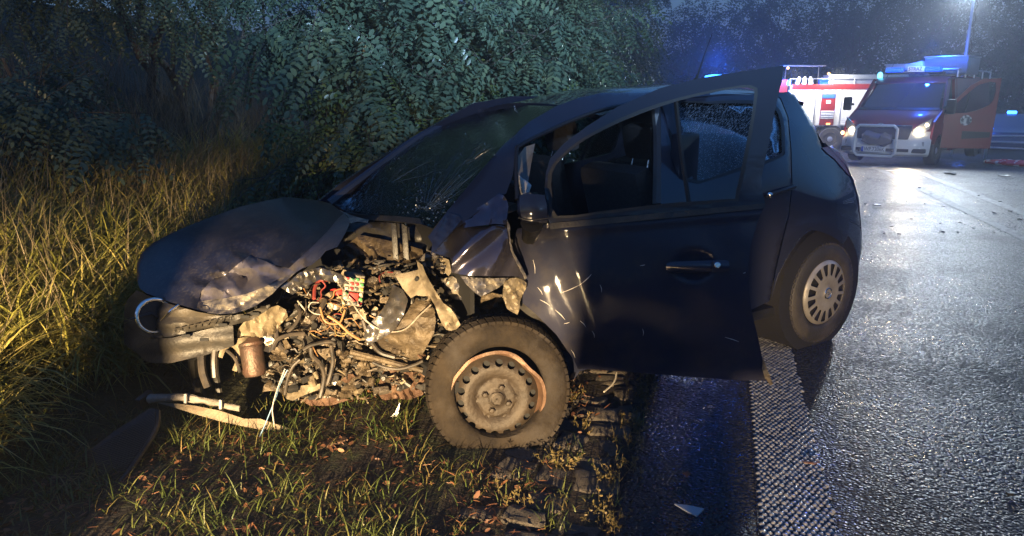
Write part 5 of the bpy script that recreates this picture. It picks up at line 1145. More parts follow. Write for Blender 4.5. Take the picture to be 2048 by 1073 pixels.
def vside(name, poly, y, mt, th, holes=(), parent=None, lean=.13, step=.22):
    uv, T = tri2d(poly, step, holes); sg = np.sign(y)
    P = np.array([vp(x, sg * (abs(y) - lean * max(0, z - 1.25) - .04 * max(0, .6 - z)), z) for x, z in uv]); f = T[0]; nn = np.cross(P[f[1]] - P[f[0]], P[f[2]] - P[f[0]])
    if nn @ (VY * sg) < 0: T = [t[::-1] for t in T]
    V, Fc = thicken(P, T, np.tile(-VY * sg * th, (len(P), 1))); return add(name, V, Fc, mt, parent or van)
varch = lambda c, r: [(c + r * math.cos(g), .34 + r * math.sin(g)) for g in np.linspace(math.pi, 0, 9)]
vside('side_panel', [(.32, .30), (.32, .70), (.40, 1.0), (1.02, 1.32), (1.70, 2.03), (5.2, 2.05), (5.2, .30)] + varch(4.55, .40)[::-1] + varch(.98, .40)[::-1], -1.0, m_red, .04, [[(1.3, 1.32), (1.75, 1.85), (2.1, 1.85), (2.1, 1.32)]])
vside('side_panel', [(2.10, .30), (2.10, 2.03), (5.2, 2.05), (5.2, .30)] + varch(4.55, .40)[::-1], 1.0, m_red, .04)
vside('front_wing', [(.32, .62), (.34, .74), (.42, 1.02), (1.06, 1.32), (1.06, 1.0), (1.30, .90), (1.30, .40)] + varch(.98, .40)[::-1][1:-1] + [(.5, .5)], 1.0, m_red, .04, step=.12)
vside('cab_post', [(1.95, .3), (1.95, 2.0), (2.12, 2.03), (2.12, .3)], .99, m_red, .06)
VP('cab_floor', box(vp(2.6, 0, .36), (5.0, 1.86, .10), VAX, .02), m_vblack); VP('cab_bulkhead', box(vp(2.6, 0, 1.2), (.05, 1.7, 1.6), VAX), M('cab_interior', (.08, .08, .09), .8))
VP('rear_wall', box(vp(5.2, 0, 1.15), (.05, 1.8, 1.7), VAX), m_red)
for k in range(2): VP('cab_seat', merge(box(vp(2.0, -.45 + .9 * k, .85), (.5, .5, .2), VAX, .06), box(vp(2.3, -.45 + .9 * k, 1.2), (.15, .5, .75), VAX, .06)), m_cloth)
for x, sg in ((.98, -1), (.98, 1), (4.55, -1), (4.55, 1)): wheel('wheel', vp(x, sg * .87, .34), VY * sg, .34, .22, van)
# open driver door, hinged at its front edge
dax = VY * math.cos(R(28)) + VX * math.sin(R(28)); hx = vp(1.10, 1.0, 0)
def dpt(u, z, o=0.): return hx + dax * u * .98 + CZ * z + np.cross(dax, CZ) * (o + .10 * max(0, z - 1.25))
def door_sheet(name, poly, mt, holes=(), th=.07, o=0., parent=None):
    uv, T = tri2d(poly, .14, holes); P = np.array([dpt(u, z, o) for u, z in uv]); f = T[0]
    n_ = np.cross(dax, CZ); nn = np.cross(P[f[1]] - P[f[0]], P[f[2]] - P[f[0]])
    V, Fc = thicken(P, T if nn @ (CAM - P[0]) > 0 else [t[::-1] for t in T], np.tile(-n_ * th * np.sign(n_ @ (CAM - P[0])), (len(P), 1))); return add(name, V, Fc, mt, parent or van)
vwin = smooth_poly([(.10, 1.24), (.20, 1.42), (.55, 1.80), (.70, 1.88), (.96, 1.90), (.97, 1.50), (.80, 1.34), (.45, 1.22)], 2)
vd = door_sheet('cab_door', smooth_poly([(0, .40), (0, 1.15), (.06, 1.36), (.45, 1.84), (.68, 1.98), (1.06, 2.0), (1.07, 1.2), (1.05, .40)], 1), m_red, [vwin])
door_sheet('door_trim', [(.42, .62), (1.0, .66), (1.0, .78), (.42, .80)], m_vblack, o=.0, th=.03, parent=vd).location = Vector(np.cross(dax, CZ) * (.03 * np.sign(np.cross(dax, CZ) @ (CAM - hx))))
sgn_d = np.sign(np.cross(dax, CZ) @ (CAM - hx)); dn = np.cross(dax, CZ) * sgn_d
VP('door_badge', lathe([(.12, 0), (.12, .012), (.01, .014)], dpt(.46, 1.05) + dn * .01, dn, 20), M('badge_grey', (.5, .5, .5), .4, col2=(.06, .06, .08), sc=16, lo=.45, hi=.55), vd)
door_sheet('window_glass', vwin, m_glass, o=.0, th=.01, parent=vd); VP('window_bar', tube([dpt(.42, 1.24), dpt(.46, 1.70)], .02, 6), m_vblack, vd)
def vmirror(c, sg): 
    mm = VP('wing_mirror', box(c, (.12, .20, .34), VAX, .05), m_vblack); VP('mirror_arm', tube([c, c - VY * sg * .16 + CZ * -.02], .03, 6), m_vblack, mm)
vmirror(vp(.95, -1.20, 1.42), -1); vmirror(vp(.92, 1.16, 1.36), 1)
# lamps in the nose
for sg in (-1, 1):
    hs = VP('headlamp', loft([[vp(.13 + .30 * abs(y) ** 3.2 - .02, sg * y, z) for y, z in ((.62, .70), (.78, .74), (.92, .86))], [vp(.15 + .30 * abs(y) ** 3.2 - .02, sg * y, z) for y, z in ((.62, .84), (.78, .98), (.95, 1.10))]], .03), M('lamp_lens', (.35, .34, .32), .15, coat=1))
    VP('main_beam', lathe([(.075, 0), (.07, .02), (.01, .03)], vp(.13 + .30 * .75 ** 3.2 - .04, sg * .75, .79), -VX + VY * sg * .3, 18), m_hlamp, hs)
    VP('side_beam', lathe([(.04, 0), (.035, .02), (.005, .025)], vp(.18 + .30 * .88 ** 3.2 - .05, sg * .86, .95), -VX + VY * sg * .3, 14), m_hlamp, hs)
    fg = VP('fog_lamp', lathe([(.06, 0), (.06, .02), (.045, .02), (.04, .005), (.01, .01)], vp(.02 + .30 * .8 ** 3.2 - .02, sg * .80, .40), -VX + VY * sg * .25, 18), m_vgrey, bump)
    VP('fog_recess', box(vp(.03 + .30 * .8 ** 3.2 - .005, sg * .76, .52), (.02, .26, .10), [VX * .95 + VY * sg * .3, VY * .95 - VX * sg * -.3, CZ], .005), M('recess_grey', (.25, .25, .26), .5), bump)
VP('indicator', lathe([(.04, 0), (.04, .02), (.01, .03)], vp(.3, -1.0, .72), -VX - VY * .5, 12), m_ilamp)
VP('nose_ring', lathe([(.075 + .010 * math.cos(g), .009 * math.sin(g)) for g in np.linspace(0, 2 * math.pi, 7)[:-1]], vp(.07, -.05, .90), -VX, 24, True), m_chrome)
VP('hood_trim', tube(vrow(.10, .93, .62, sweep=.06), .012, 6), m_chrome)
# bull bar with covered winch, number plate
bb = [(-.46, .30), (-.46, .86), (-.38, .93), (.38, .93), (.46, .86), (.46, .30), (.38, .23), (-.38, .23), (-.46, .30)]
bar = VP('bull_bar', tube([vp(-.22, y - .04, z) for y, z in densify(bb, .06, False)], .032, 9), m_vwhite)
VP('bull_bar_stay', merge(tube([vp(-.2, -.40, .35), vp(.08, -.40, .38)], .025, 6), tube([vp(-.2, .34, .35), vp(.08, .34, .38)], .025, 6)), m_vblack, bar)
V, Fc = lathe([(.02, -.34), (.09, -.31), (.14, -.22), (.16, -.1), (.15, .05), (.16, .15), (.10, .29), (.02, .34)], vp(-.08, -.04, .62), VY, 22)
VP('winch_cover', (wob(V, .09, 8), Fc), M('grey_tarp', (.12, .11, .11), .7, bump=.01, bsc=20))
pc = vp(-.285, -.04, .385); pn = VP('number_plate', box(pc, (.012, .54, .125), VAX, .004), m_vwhite)
VP('country_band', box(pc - VX * .007 - VY * .245, (.006, .045, .118), VAX), M('plate_blue', (.02, .07, .45), .4), pn)
text_mesh('plate_lettering', 'WP.7306K', .13, pc - VX * .010 + VY * .02, VY, CZ, m_text, pn, .003, .46)
# roof: light bar with lettering, lamp box, chest, rail, mast with floodlights
lb_c = vp(1.75, .05, 2.16); lbar = VP('light_bar', box(lb_c, (.26, 1.30, .05), VAX, .02), m_vblack)
VP('beacon', box(vp(1.74, -.42, 2.24), (.22, .38, .12), VAX, .03), m_bluedim, lbar); VP('beacon', box(vp(1.74, .46, 2.24), (.22, .36, .12), VAX, .03), m_bluedim, lbar)
sb = VP('sign_box', box(vp(1.72, .08, 2.25), (.16, .36, .13), VAX, .01), m_sign, lbar)
text_mesh('sign_lettering', 'STRAŻ', .115, vp(1.635, .08, 2.25), VY, CZ, m_text, lbar, .004, .30)
VP('warning_beacon', lathe([(.06, 0), (.06, .10), (.03, .14), (.005, .15)], vp(1.85, -.80, 2.06), CZ, 14), M('cyan_beacon', (.05, .4, .6), .2, emit=(.1, .6, 1), es=1))
VP('roof_box', box(vp(2.2, -.30, 2.30), (.5, .85, .20), VAX, .02), m_vgrey); VP('roof_lamp', (lambda t: (t[0], t[1]))(box(vp(2.0, -.05, 2.34), (.20, .42, .16), [VX, VY * .96 + CZ * .2, CZ * .96 - VY * .2], .03)), m_vwhite)
def treadplate():
    m = M('tread_plate', (.42, .45, .52), .32, .85); n = m.node_tree.nodes; l = m.node_tree.links
    tc = n.new('ShaderNodeTexCoord'); mp = n.new('ShaderNodeMapping'); mp.inputs['Rotation'].default_value = (.0, .0, .78); l.new(tc.outputs['Object'], mp.inputs[0])
    v = n.new('ShaderNodeTexWave'); v.inputs['Scale'].default_value = 14; v.inputs['Distortion'].default_value = 2.0; l.new(mp.outputs[0], v.inputs[0]); b = n.new('ShaderNodeBump'); b.inputs['Distance'].default_value = .02; l.new(v.outputs['Fac'], b.inputs['Height']); l.new(b.outputs[0], n['Principled BSDF'].inputs['Normal']); return m
ch = VP('roof_chest', box(vp(2.6, .62, 2.33), (1.1, .95, .40), VAX, .02), treadplate()); VP('chest_lid', box(vp(2.6, .62, 2.545), (1.14, .99, .03), VAX, .006), m_vgrey, ch)
VP('roof_rail', merge(tube([vp(1.9, .95, 2.24), vp(5.0, .95, 2.24)], .02, 6), tube([vp(1.9, -.3, 2.24), vp(1.9, .95, 2.24)], .02, 6), *[tube([vp(x, .95, 2.05), vp(x, .95, 2.24)], .018, 6) for x in (1.92, 2.6, 3.4, 4.2, 5.0)]), m_vgrey)
VP('work_lamp', lathe([(.05, -.06), (.08, 0), (.075, .015), (.01, .02)], vp(2.1, .98, 2.22), -VX + VY * .2 - CZ * .2, 16), M('lit_work_lamp', (1, .95, .85), .3, emit=(1, .9, .7), es=2))
VP('whip_aerial', tube([vp(1.8, -.62, 2.06), vp(1.95, -.52, 2.45)], [.008, .003], 5), m_vblack)
mast0 = vp(4.0, .55, 2.1); mast1 = mast0 + np.array([0, 0, 2.02])
mast = VP('light_mast', merge(tube([mast0, mast0 + CZ * 1.2], .045, 10), tube([mast0 + CZ * 1.2, mast1], .032, 10)), M('mast_steel', (.25, .35, .6), .3, .8))
VP('mast_cable', tube([mast0 + RT * .10 + CZ * (.12 * k) + RT * .035 * math.sin(k * 2.2) for k in range(20)], .012, 5, 4), m_vblack, mast)
for dx in (-.42, .42):
    hc = mast1 + RT * dx + CZ * .12; dirv = -hc * np.array([1, 1, 0]); dirv = dirv / np.linalg.norm(dirv) + np.array([.18 * np.sign(dx), 0, -.55]); dirv /= np.linalg.norm(dirv)
    fr = frame_of(dirv); fx = VP('floodlight', box(hc, (.44, .34, .14), np.array(fr), .02), m_vblack, mast); VP('floodlight_glass', box(hc + dirv * .075, (.38, .28, .02), np.array(fr), .004), m_flood, fx)
VP('mast_cross_arm', tube([mast1 - RT * .45, mast1 + RT * .45], .025, 8), m_vgrey, mast)
fl_pos = mast1 + CZ * .1 - RT * .35 - FW * .35 - CZ * .15
FLOOD = lamp('floodlight_beam', 'SPOT', tuple(fl_pos), 820, (.78, .91, 1.0), (2.5, 5.0, .0), spot_size=R(66), spot_blend=1.0, shadow_soft_size=.16)
for sg in (-1, 1): lamp('van_headlamp_beam', 'SPOT', tuple(vp(-.30, sg * .75, .79)), 40, (1, .78, .45), tuple(vp(-9, sg * 1.2, -.2)), spot_size=R(70), spot_blend=.8, shadow_soft_size=.07)
lamp('beacon_light', 'POINT', tuple(vp(1.45, .46, 2.75)), 30, (.02, .12, 1), shadow_soft_size=.08)
# ---------------------------------------------------------------- white fire engine standing across the road behind
EO = at_depth(1660, 276, 32.0); EO[2] = drop(EO @ RA); EX = np.array([1., -.10, 0]); EX /= np.linalg.norm(EX); EY = np.array([EX[1], -EX[0], 0]) ; EY = np.array([-.0995, -.995, 0])   # EX to the tail (picture right), EY towards us
def ep(x, y, z): return EO + EX * x + EY * y + CZ * z
EAX = [EX, EY, CZ]
eng = thing('fire_engine', EO, 'white fire engine with red stripe standing across the road behind the van', 'fire engine')
EPt = lambda n, VF, mt, parent=None, **k: add(n, VF[0], VF[1], mt, parent or eng, **k)
EPt('chassis', box(ep(-.5, -1.25, .62), (8.4, 2.2, .3), EAX, .03), m_vblack)
bodyw = EPt('equipment_body', merge(box(ep(1.35, -1.25, 1.95), (6.3, 2.45, 1.75), EAX, .04), box(ep(-1.35, -1.25, .92), (.9, 2.4, .5), EAX, .03), box(ep(2.9, -1.25, .92), (3.0, 2.4, .5), EAX, .03), box(ep(.0, -1.25, 1.10), (6.0, 2.2, .12), EAX, .02)), m_vwhite)
EPt('red_stripe', box(ep(1.35, -.016, 2.74), (6.3, .03, .22), EAX, .004), m_red, bodyw)
def shutter(x, w, z0, z1, nm='roller_shutter'):
    sh_ = EPt(nm, box(ep(x, -.006, (z0 + z1) / 2), (w, .02, z1 - z0), EAX, .004), m_vwhite, bodyw)
    for k in range(int((z1 - z0) / .09)):
        EPt('slat', box(ep(x, .012, z0 + .045 + k * .09), (w - .06, .018, .078), EAX, .004), m_vwhite, sh_)
    for d in (-1, 1): EPt('shutter_rail', box(ep(x + d * (w / 2), .012, (z0 + z1) / 2), (.045, .03, z1 - z0), EAX, .004), m_vgrey, sh_)
shutter(-1.35, 1.15, 1.12, 2.60); shutter(1.10, 1.55, 1.12, 2.60); shutter(2.8, 1.6, 1.12, 2.60)
pn2 = EPt('striped_panel', box(ep(-.22, .0, 1.85), (.60, .03, 1.50), EAX, .004), m_red, bodyw)
for z, h_, mt in ((2.52, .16, m_vwhite), (2.34, .16, M('panel_blue', (.03, .10, .42), .4)), (1.55, .34, m_vwhite), (2.10, .14, m_vwhite)):
    EPt('panel_band', box(ep(-.22, .02, z), (.56 if z != 2.10 else .20, .02, h_), EAX, .003), mt, pn2)
for k in range(3): EPt('grey_band', box(ep(-.22, .034, 1.45 + .1 * k), (.56, .01, .045), EAX, .002), m_vgrey, pn2)
EPt('amber_marker', box(ep(-.15, .04, 1.16), (.16, .03, .06), EAX, .01), m_amber, pn2)
for x in (.0, -5.2, 3.6):
    wheel('wheel', ep(x, -.12, .50), EY, .50, .30, eng)
EPt('wheel_arch', (lambda t: t)(lathe([(.62, -.3), (.62, 0.01), (.55, .01)], ep(0, -.06, .50), EY, 26)), m_vblack)
cabp = [(-2.0, .60), (-2.0, 3.05), (-5.6, 3.05), (-6.1, 2.6), (-6.3, 1.6), (-6.3, .55), (-5.8, .45)]
uv, T = tri2d(cabp, .5, [[(-2.5, 1.75), (-2.5, 2.6), (-3.8, 2.6), (-3.8, 1.75)], [(-4.2, 1.75), (-4.2, 2.6), (-5.5, 2.6), (-5.6, 1.75)]]); P = np.array([ep(x, -.05, z) for x, z in uv]); V, Fc = thicken(P, T, np.tile(-EY * 2.35, (len(P), 1)))
cab = EPt('crew_cab', (V, Fc), m_red); EPt('cab_window', box(ep(-3.15, -.10, 2.17), (1.3, .03, .85), EAX), m_vglass, cab); EPt('cab_window', box(ep(-4.85, -.10, 2.17), (1.35, .03, .85), EAX), m_vglass, cab)
EPt('cab_light_bar', box(ep(-5.0, -1.2, 3.2), (.5, 1.8, .16), EAX, .04), m_blue, cab)
# roof load: lockers, suction hoses, ladder, coiled gear
EPt('roof_locker', box(ep(1.4, -.55, 3.06), (3.3, .9, .40), EAX, .03), m_vgrey); EPt('roof_hand_rail', merge(tube([ep(-1.9, -.02, 3.08), ep(4.4, -.02, 3.08)], .022, 6), *[tube([ep(x, -.02, 2.8), ep(x, -.02, 3.08)], .02, 6) for x in np.linspace(-1.9, 4.4, 8)]), m_vgrey)
lad = EPt('roof_ladder', merge(*[tube([ep(-2.2, y, 3.66), ep(-.35, y, 3.64)], .03, 6) for y in (-.35, -.8)]), m_vgrey)
for k in range(6): EPt('ladder_rung', tube([ep(-2.1 + k * .32, -.35, 3.65), ep(-2.1 + k * .32, -.8, 3.65)], .02, 6), m_vgrey, lad)
EPt('ladder_stand', merge(tube([ep(-2.0, -.5, 2.8), ep(-2.0, -.5, 3.65)], .03, 6), tube([ep(-.6, -.5, 2.8), ep(-.6, -.5, 3.65)], .03, 6)), m_vblack)
for k in range(3): EPt('foam_bottle', lathe([(.06, 0), (.10, .04), (.10, .22), (.05, .30), (.04, .34)], ep(-1.55 + k * .30, -.25, 2.84), CZ + EX * (.3 - .2 * k), 12), m_vwhite)
EPt('glowing_canister', box(ep(-.35, -.35, 2.98), (.45, .3, .28), EAX, .05), m_bluedim); EPt('beacon', lathe([(.10, 0), (.10, .16), (.05, .2), (.01, .21)], ep(-1.95, -.1, 2.82), CZ, 14), m_blue)  # the canister is no lamp; its blue glow comes from the lens material
EPt('corner_strobe', lathe([(.05, 0), (.05, .07), (.01, .09)], ep(-2.05, .0, 3.50), CZ, 10), m_amber); EPt('corner_strobe', lathe([(.05, 0), (.05, .07), (.01, .09)], ep(-.28, -.1, 3.26), CZ, 10), m_amber)
for x_ in (-2.05, -.28): lamp('scene_lamp_beam', 'SPOT', tuple(ep(x_, .9, 3.55)), 140, (1, .93, .82), tuple(ep(x_ + .8, 0, 1.5)), spot_size=R(150), spot_blend=.8, shadow_soft_size=.08)
lamp('engine_beacon_light', 'POINT', tuple(ep(-5.0, -.6, 3.9)), 170, (.02, .13, 1), shadow_soft_size=.2)
lamp('engine_beacon_light', 'POINT', tuple(ep(-2.2, .6, 3.1)), 70, (.02, .13, 1), shadow_soft_size=.1)
# ---------------------------------------------------------------- patrol car behind the open van door
QO = at_depth(1998, 290, 26.0); QO[2] = drop(QO @ RA); QA = R(40); QX = np.array([math.sin(QA), math.cos(QA), 0]); QY = np.array([math.cos(QA), -math.sin(QA), 0])
pat = thing('patrol_car', QO, 'dark blue and silver patrol car with blue lamp behind the open van door', 'car')
def qp(x, y, z): return QO + QX * x + QY * y + CZ * z
prof = [(.0, .35, .80), (-.02, .6, .84), (.15, .85, .84), (1.0, 1.0, .80), (1.7, 1.42, .62), (3.4, 1.45, .62), (4.1, 1.0, .78), (4.4, .95, .8), (4.5, .4, .8)]
add('body', *loft([[qp(x + .12 * u * u, u * w_, z) for u in np.linspace(-1, 1, 9)] for x, z, w_ in prof], .03), M('patrol_blue', (.02, .05, .16), .3, coat=.6), pat)
for sg in (-1, 1):
    add('side_panel', *loft([[qp(x, sg * .84, z) for x, z in ((.2, .3), (1, .28), (2.2, .28), (3.4, .28), (4.4, .35))], [qp(x, sg * .85, z) for x, z in ((.1, .8), (1, .98), (2.2, 1.0), (3.4, 1.0), (4.4, .95))]], .03), m_vgrey, pat)
    add('side_window', *loft([[qp(x, sg * .80, z) for x, z in ((1.05, 1.0), (2.2, 1.0), (3.9, 1.02))], [qp(x, sg * .64, z) for x, z in ((1.7, 1.40), (2.2, 1.43), (3.3, 1.43))]], .02), m_vglass, pat)
    for x in (.85, 3.55): wheel('wheel', qp(x, sg * .76, .31), QY * sg, .31, .2, pat)
pb = add('beacon', *box(qp(2.3, 0, 1.52), (.2, .3, .1), [QX, QY, CZ], .04), m_blue, pat)
add('blue_nose_lamp', *lathe([(.06, 0), (.06, .03), (.01, .04)], qp(.02, -.3, .98), -QX, 12), m_blue, pat)
lamp('added_blue_spot', 'SPOT', tuple(vp(1.25, .46, 2.45)), 2400, (.015, .07, 1), (2.25, 4.75, .85), spot_size=R(4.4), spot_blend=.8, shadow_soft_size=.1)  # narrow spot added to put blue light on the car's rear corner
lamp('patrol_beacon_light', 'POINT', tuple(qp(.3, -1.2, 1.2)), 10, (.03, .15, 1), shadow_soft_size=.1)
# ---------------------------------------------------------------- guardrail, red hose, debris
gr = thing('guardrail', rd(24, 7.6), 'pale three rail roadside barrier beyond the red van', 'guardrail')
for z in (.38, .55, .72): add('rail', *tube([rd(a_, 7.6, z) for a_ in (13, 16, 30, 48)], .03, 6), m_vwhite, gr)
for k in range(9): add('post', *box(rd(15 + k * 3.5, 7.66, .36), (.07, .06, .80), [RS, RA, CZ], .01), m_vgrey, gr)
P = [rd(20.3 + .5 * math.sin(k * .9) + .03 * k, 6.5 + .28 * math.cos(k * 1.3) + .02 * k, .05 + .012 * (k % 5)) for k in range(22)]
tag(add('fire_hose', *tube(P, .05, 7, 4), M('red_hose', (.50, .03, .03), .5, col2=(.6, .5, .48), sc=4, lo=.5, hi=.55), org=P[0]), 'red and white fire hose lying in loops by the guardrail', 'hose')
# ================================================================== loose wreckage and litter
# radiator torn out of the nose: flat tank plate and a curled fin core
rad = thing('torn_radiator', on_z(430, 840, 0), 'torn radiator plate with bent pale tank lying under the broken nose', 'radiator')
S_rad = Surf([(300, 795, 'z', .17), (380, 800, 'z', .16), (470, 815, 'z', .13), (585, 862, 'z', .03), (420, 835, 'z', .09), (330, 815, 'z', .14), (520, 862, 'z', .03), (520, 830, 'z', .10)])
sheet('core_plate', [(300, 795), (330, 805), (390, 812), (440, 822), (488, 838), (520, 838), (550, 848), (575, 856), (588, 862), (566, 866), (528, 861), (490, 854), (440, 843), (390, 829), (340, 813), (302, 803)], S_rad, M('radiator_core', (.17, .135, .085), .6, .15, col2=(.075, .055, .032), sc=12, bump=.006, bsc=60), rad, .03, 6)
add('tank', *(lambda t: (wob(t[0], .007, 24), t[1]))(tube([S_rad.at(x, y, -.01) for x, y in ((300, 797), (330, 795), (380, 797), (430, 806), (480, 817))], [.020, .018, .016, .015, .012], 9, 5)), M('radiator_tank', (.20, .18, .155), .6, col2=(.10, .085, .065), sc=14, bump=.008, bsc=50), rad)
for x, y in ((372, 797), (442, 809)): add('tank_clip', *box(S_rad.at(x, y, -.042), (.012, .02, .04), [RT, FW, UP], .003), M('pale_clip', (.25, .24, .22), .6), rad)
add('end_bracket', *box(S_rad.at(290, 800, .0), (.03, .05, .08), np.array(frame_of((.3, 1, .2))), .006), m_black, rad)
S_fin = Surf([(305, 820, 'z', .17), (160, 930, 'z', .05), (100, 960, 'z', .03), (240, 1010, 'z', .02), (300, 900, 'z', .08), (200, 900, 'z', .10)])
fin_px = [(300, 816), (318, 820), (316, 850), (300, 880), (282, 905), (262, 935), (235, 968), (200, 992), (165, 1002), (140, 985), (110, 965), (95, 950), (140, 925), (185, 895), (230, 862), (270, 836)]
m_fin = bpy.data.materials.new('radiator_fins'); m_fin.use_nodes = True
fin = thing('radiator_core', on_z(210, 960, 0), 'black finned radiator core curled up in the dark grass', 'radiator')
sheet('core_sheet', fin_px, S_fin, M('fin_black', (.016, .014, .012), .5), fin, .012, 10, disp=lambda x, y: .012 * math.sin(x * .03))
rg = random.Random(2)
for k in range(44):
    t0 = k / 43.; A = np.array((306 - 205 * t0, 824 + 130 * t0)); B = np.array((318 - 100 * t0, 836 + 150 * t0)) if True else 0
    P = [q for q in (A + (B - A) * u * 1.25 for u in np.linspace(0, 1, 12)) if inside(fin_px, *q)]
    if len(P) > 3: add('fin', *tube([S_fin.at(q[0], q[1], .012 * math.sin(q[0] * .03) - .004) for q in P], .0022, 4), M('fin_edge', (.06, .045, .032), .45, .4), fin)
add('side_rail', *tube([S_fin.at(x, y, -.006) for x, y in ((316, 822), (314, 852), (298, 884), (262, 938), (235, 970))], .010, 6, 4), m_black, fin)
# dark pipes and hoses dangling from the nose to the ground
for k, (pts, r, mt) in enumerate([([(405, 700, .35), (400, 740, .2), (396, 790, .12)], .018, m_black), ([(430, 710, .33), (432, 750, .2), (440, 790, .10)], .014, m_black), ([(385, 715, .30), (390, 760, .16), (410, 800, .09)], .02, m_black)]):
    CARP('dangling_pipe', tube([car_at(x, y, 'z', z) for x, y, z in pts], r, 7, 5), mt)
for (px, py, w_, h_, ang, mt, lab) in [(655, 888, .16, .055, .5, m_rust, 'rusty flat strip of metal lying on the soil before the wheel'), (580, 842, .05, .03, .2, m_primer, 'small pale block of plastic below the engine')]:
    p = on_z(px, py, .03); fr = [np.array([math.cos(ang), math.sin(ang), .1]), np.array([-math.sin(ang), math.cos(ang), 0]), CZ]
    V, Fc = box(p, (w_, h_, .012), fr, .004); tag(add('metal_strip' if w_ > .1 else 'plastic_block', wob(V, .006, 20), Fc, mt, org=p), lab, 'debris')
# glassy triangular shard on the shoulder
S0 = [on_z(x, y, .006) for x, y in ((1349, 1012), (1380, 1016), (1408, 1022), (1394, 1036), (1376, 1028))]
V, Fc = thicken_poly(np.array(S0) + CZ * .006, .006); tag(add('headlamp_shard', V, Fc, M('clear_plastic', (.45, .47, .50), .2, coat=.7, trans=.2), org=S0[0]), 'clear triangular shard of headlamp plastic on the dark shoulder', 'shard')
tw = [on_z(1208, 784, .03), on_z(1222, 772, .035), on_z(1230, 760, .045), on_z(1233, 746, .06)]
tag(add('pale_twig', *tube(tw, .0045, 6, 4), m_wire2, org=tw[0]), 'pale bent twig standing up beside the flat front wheel', 'twig')
tw = [on_z(1604, 925, .016), on_z(1624, 927, .017), on_z(1640, 927, .018)]
tag(add('dry_leaf', *thicken_poly([on_z(1604, 921, .016), on_z(1625, 925, .020), on_z(1640, 924, .018), on_z(1630, 929, .018), on_z(1608, 926, .016)], .002), m_litter, org=tw[0]), 'dry leaf lying on the raised drops of the edge line', 'leaf')
V, Fc = thicken_poly([on_z(1365, 947, .006), on_z(1375, 943, .010), on_z(1382, 948, .008), on_z(1374, 955, .006)], .002); tag(add('dry_leaf', V, Fc, m_litter, org=on_z(1372, 948, 0)), 'small brown leaf on the dark shoulder by the edge line', 'leaf')
# dark fragments strewn over the wet lane
rg = random.Random(21)
frs = [(1755, 415, 22), (1790, 398, 9), (1770, 402, 8), (1838, 377, 8), (1885, 415, 9), (1990, 428, 14), (1882, 467, 14), (1783, 456, 8), (1768, 470, 6), (1798, 471, 8), (1920, 448, 7), (1947, 459, 6), (1880, 449, 6), (1915, 467, 7), (1988, 467, 8), (1900, 350, 26), (2010, 356, 24), (2040, 441, 12), (2021, 425, 10), (1738, 435, 8), (1726, 438, 7), (1850, 410, 6), (1957, 393, 6), (1822, 440, 7), (1730, 410, 7), (1812, 405, 6), (2000, 405, 8), (1860, 390, 6), (2020, 995, 18), (1705, 917, 8)]
for px, py, wpx in frs:
    p = on_z(px, py, .0); p[2] = drop(p @ RA); dp = (p - CAM) @ FW; s = wpx * dp / F_PX * .5; n = rg.randint(5, 7); off = rg.uniform(0, 6.28)
    P = [p + s * (RT * math.cos(g + off) * rg.uniform(.7, 1.1) + np.array([0, 1., 0]) * math.sin(g + off) * rg.uniform(.5, .9)) + CZ * (.012 + .3 * s * rg.random()) for g in np.linspace(0, 6.28, n + 1)[:-1]]
    V, Fc = thicken_poly(P, .012); o = add('plastic_fragment', V, Fc, m_black, org=p, smooth=False)
    big_ = 'long flat black strip of plastic lying on the wet lane' if wpx >= 20 else 'palm sized jagged black plastic piece lying on the wet lane' if wpx >= 10 else 'tiny black plastic chip lying on the wet lane'
    tag(o, big_, 'fragment', {True: 'black strips on the lane', False: 'black pieces on the lane' if wpx >= 10 else 'black chips on the lane'}[wpx >= 20])
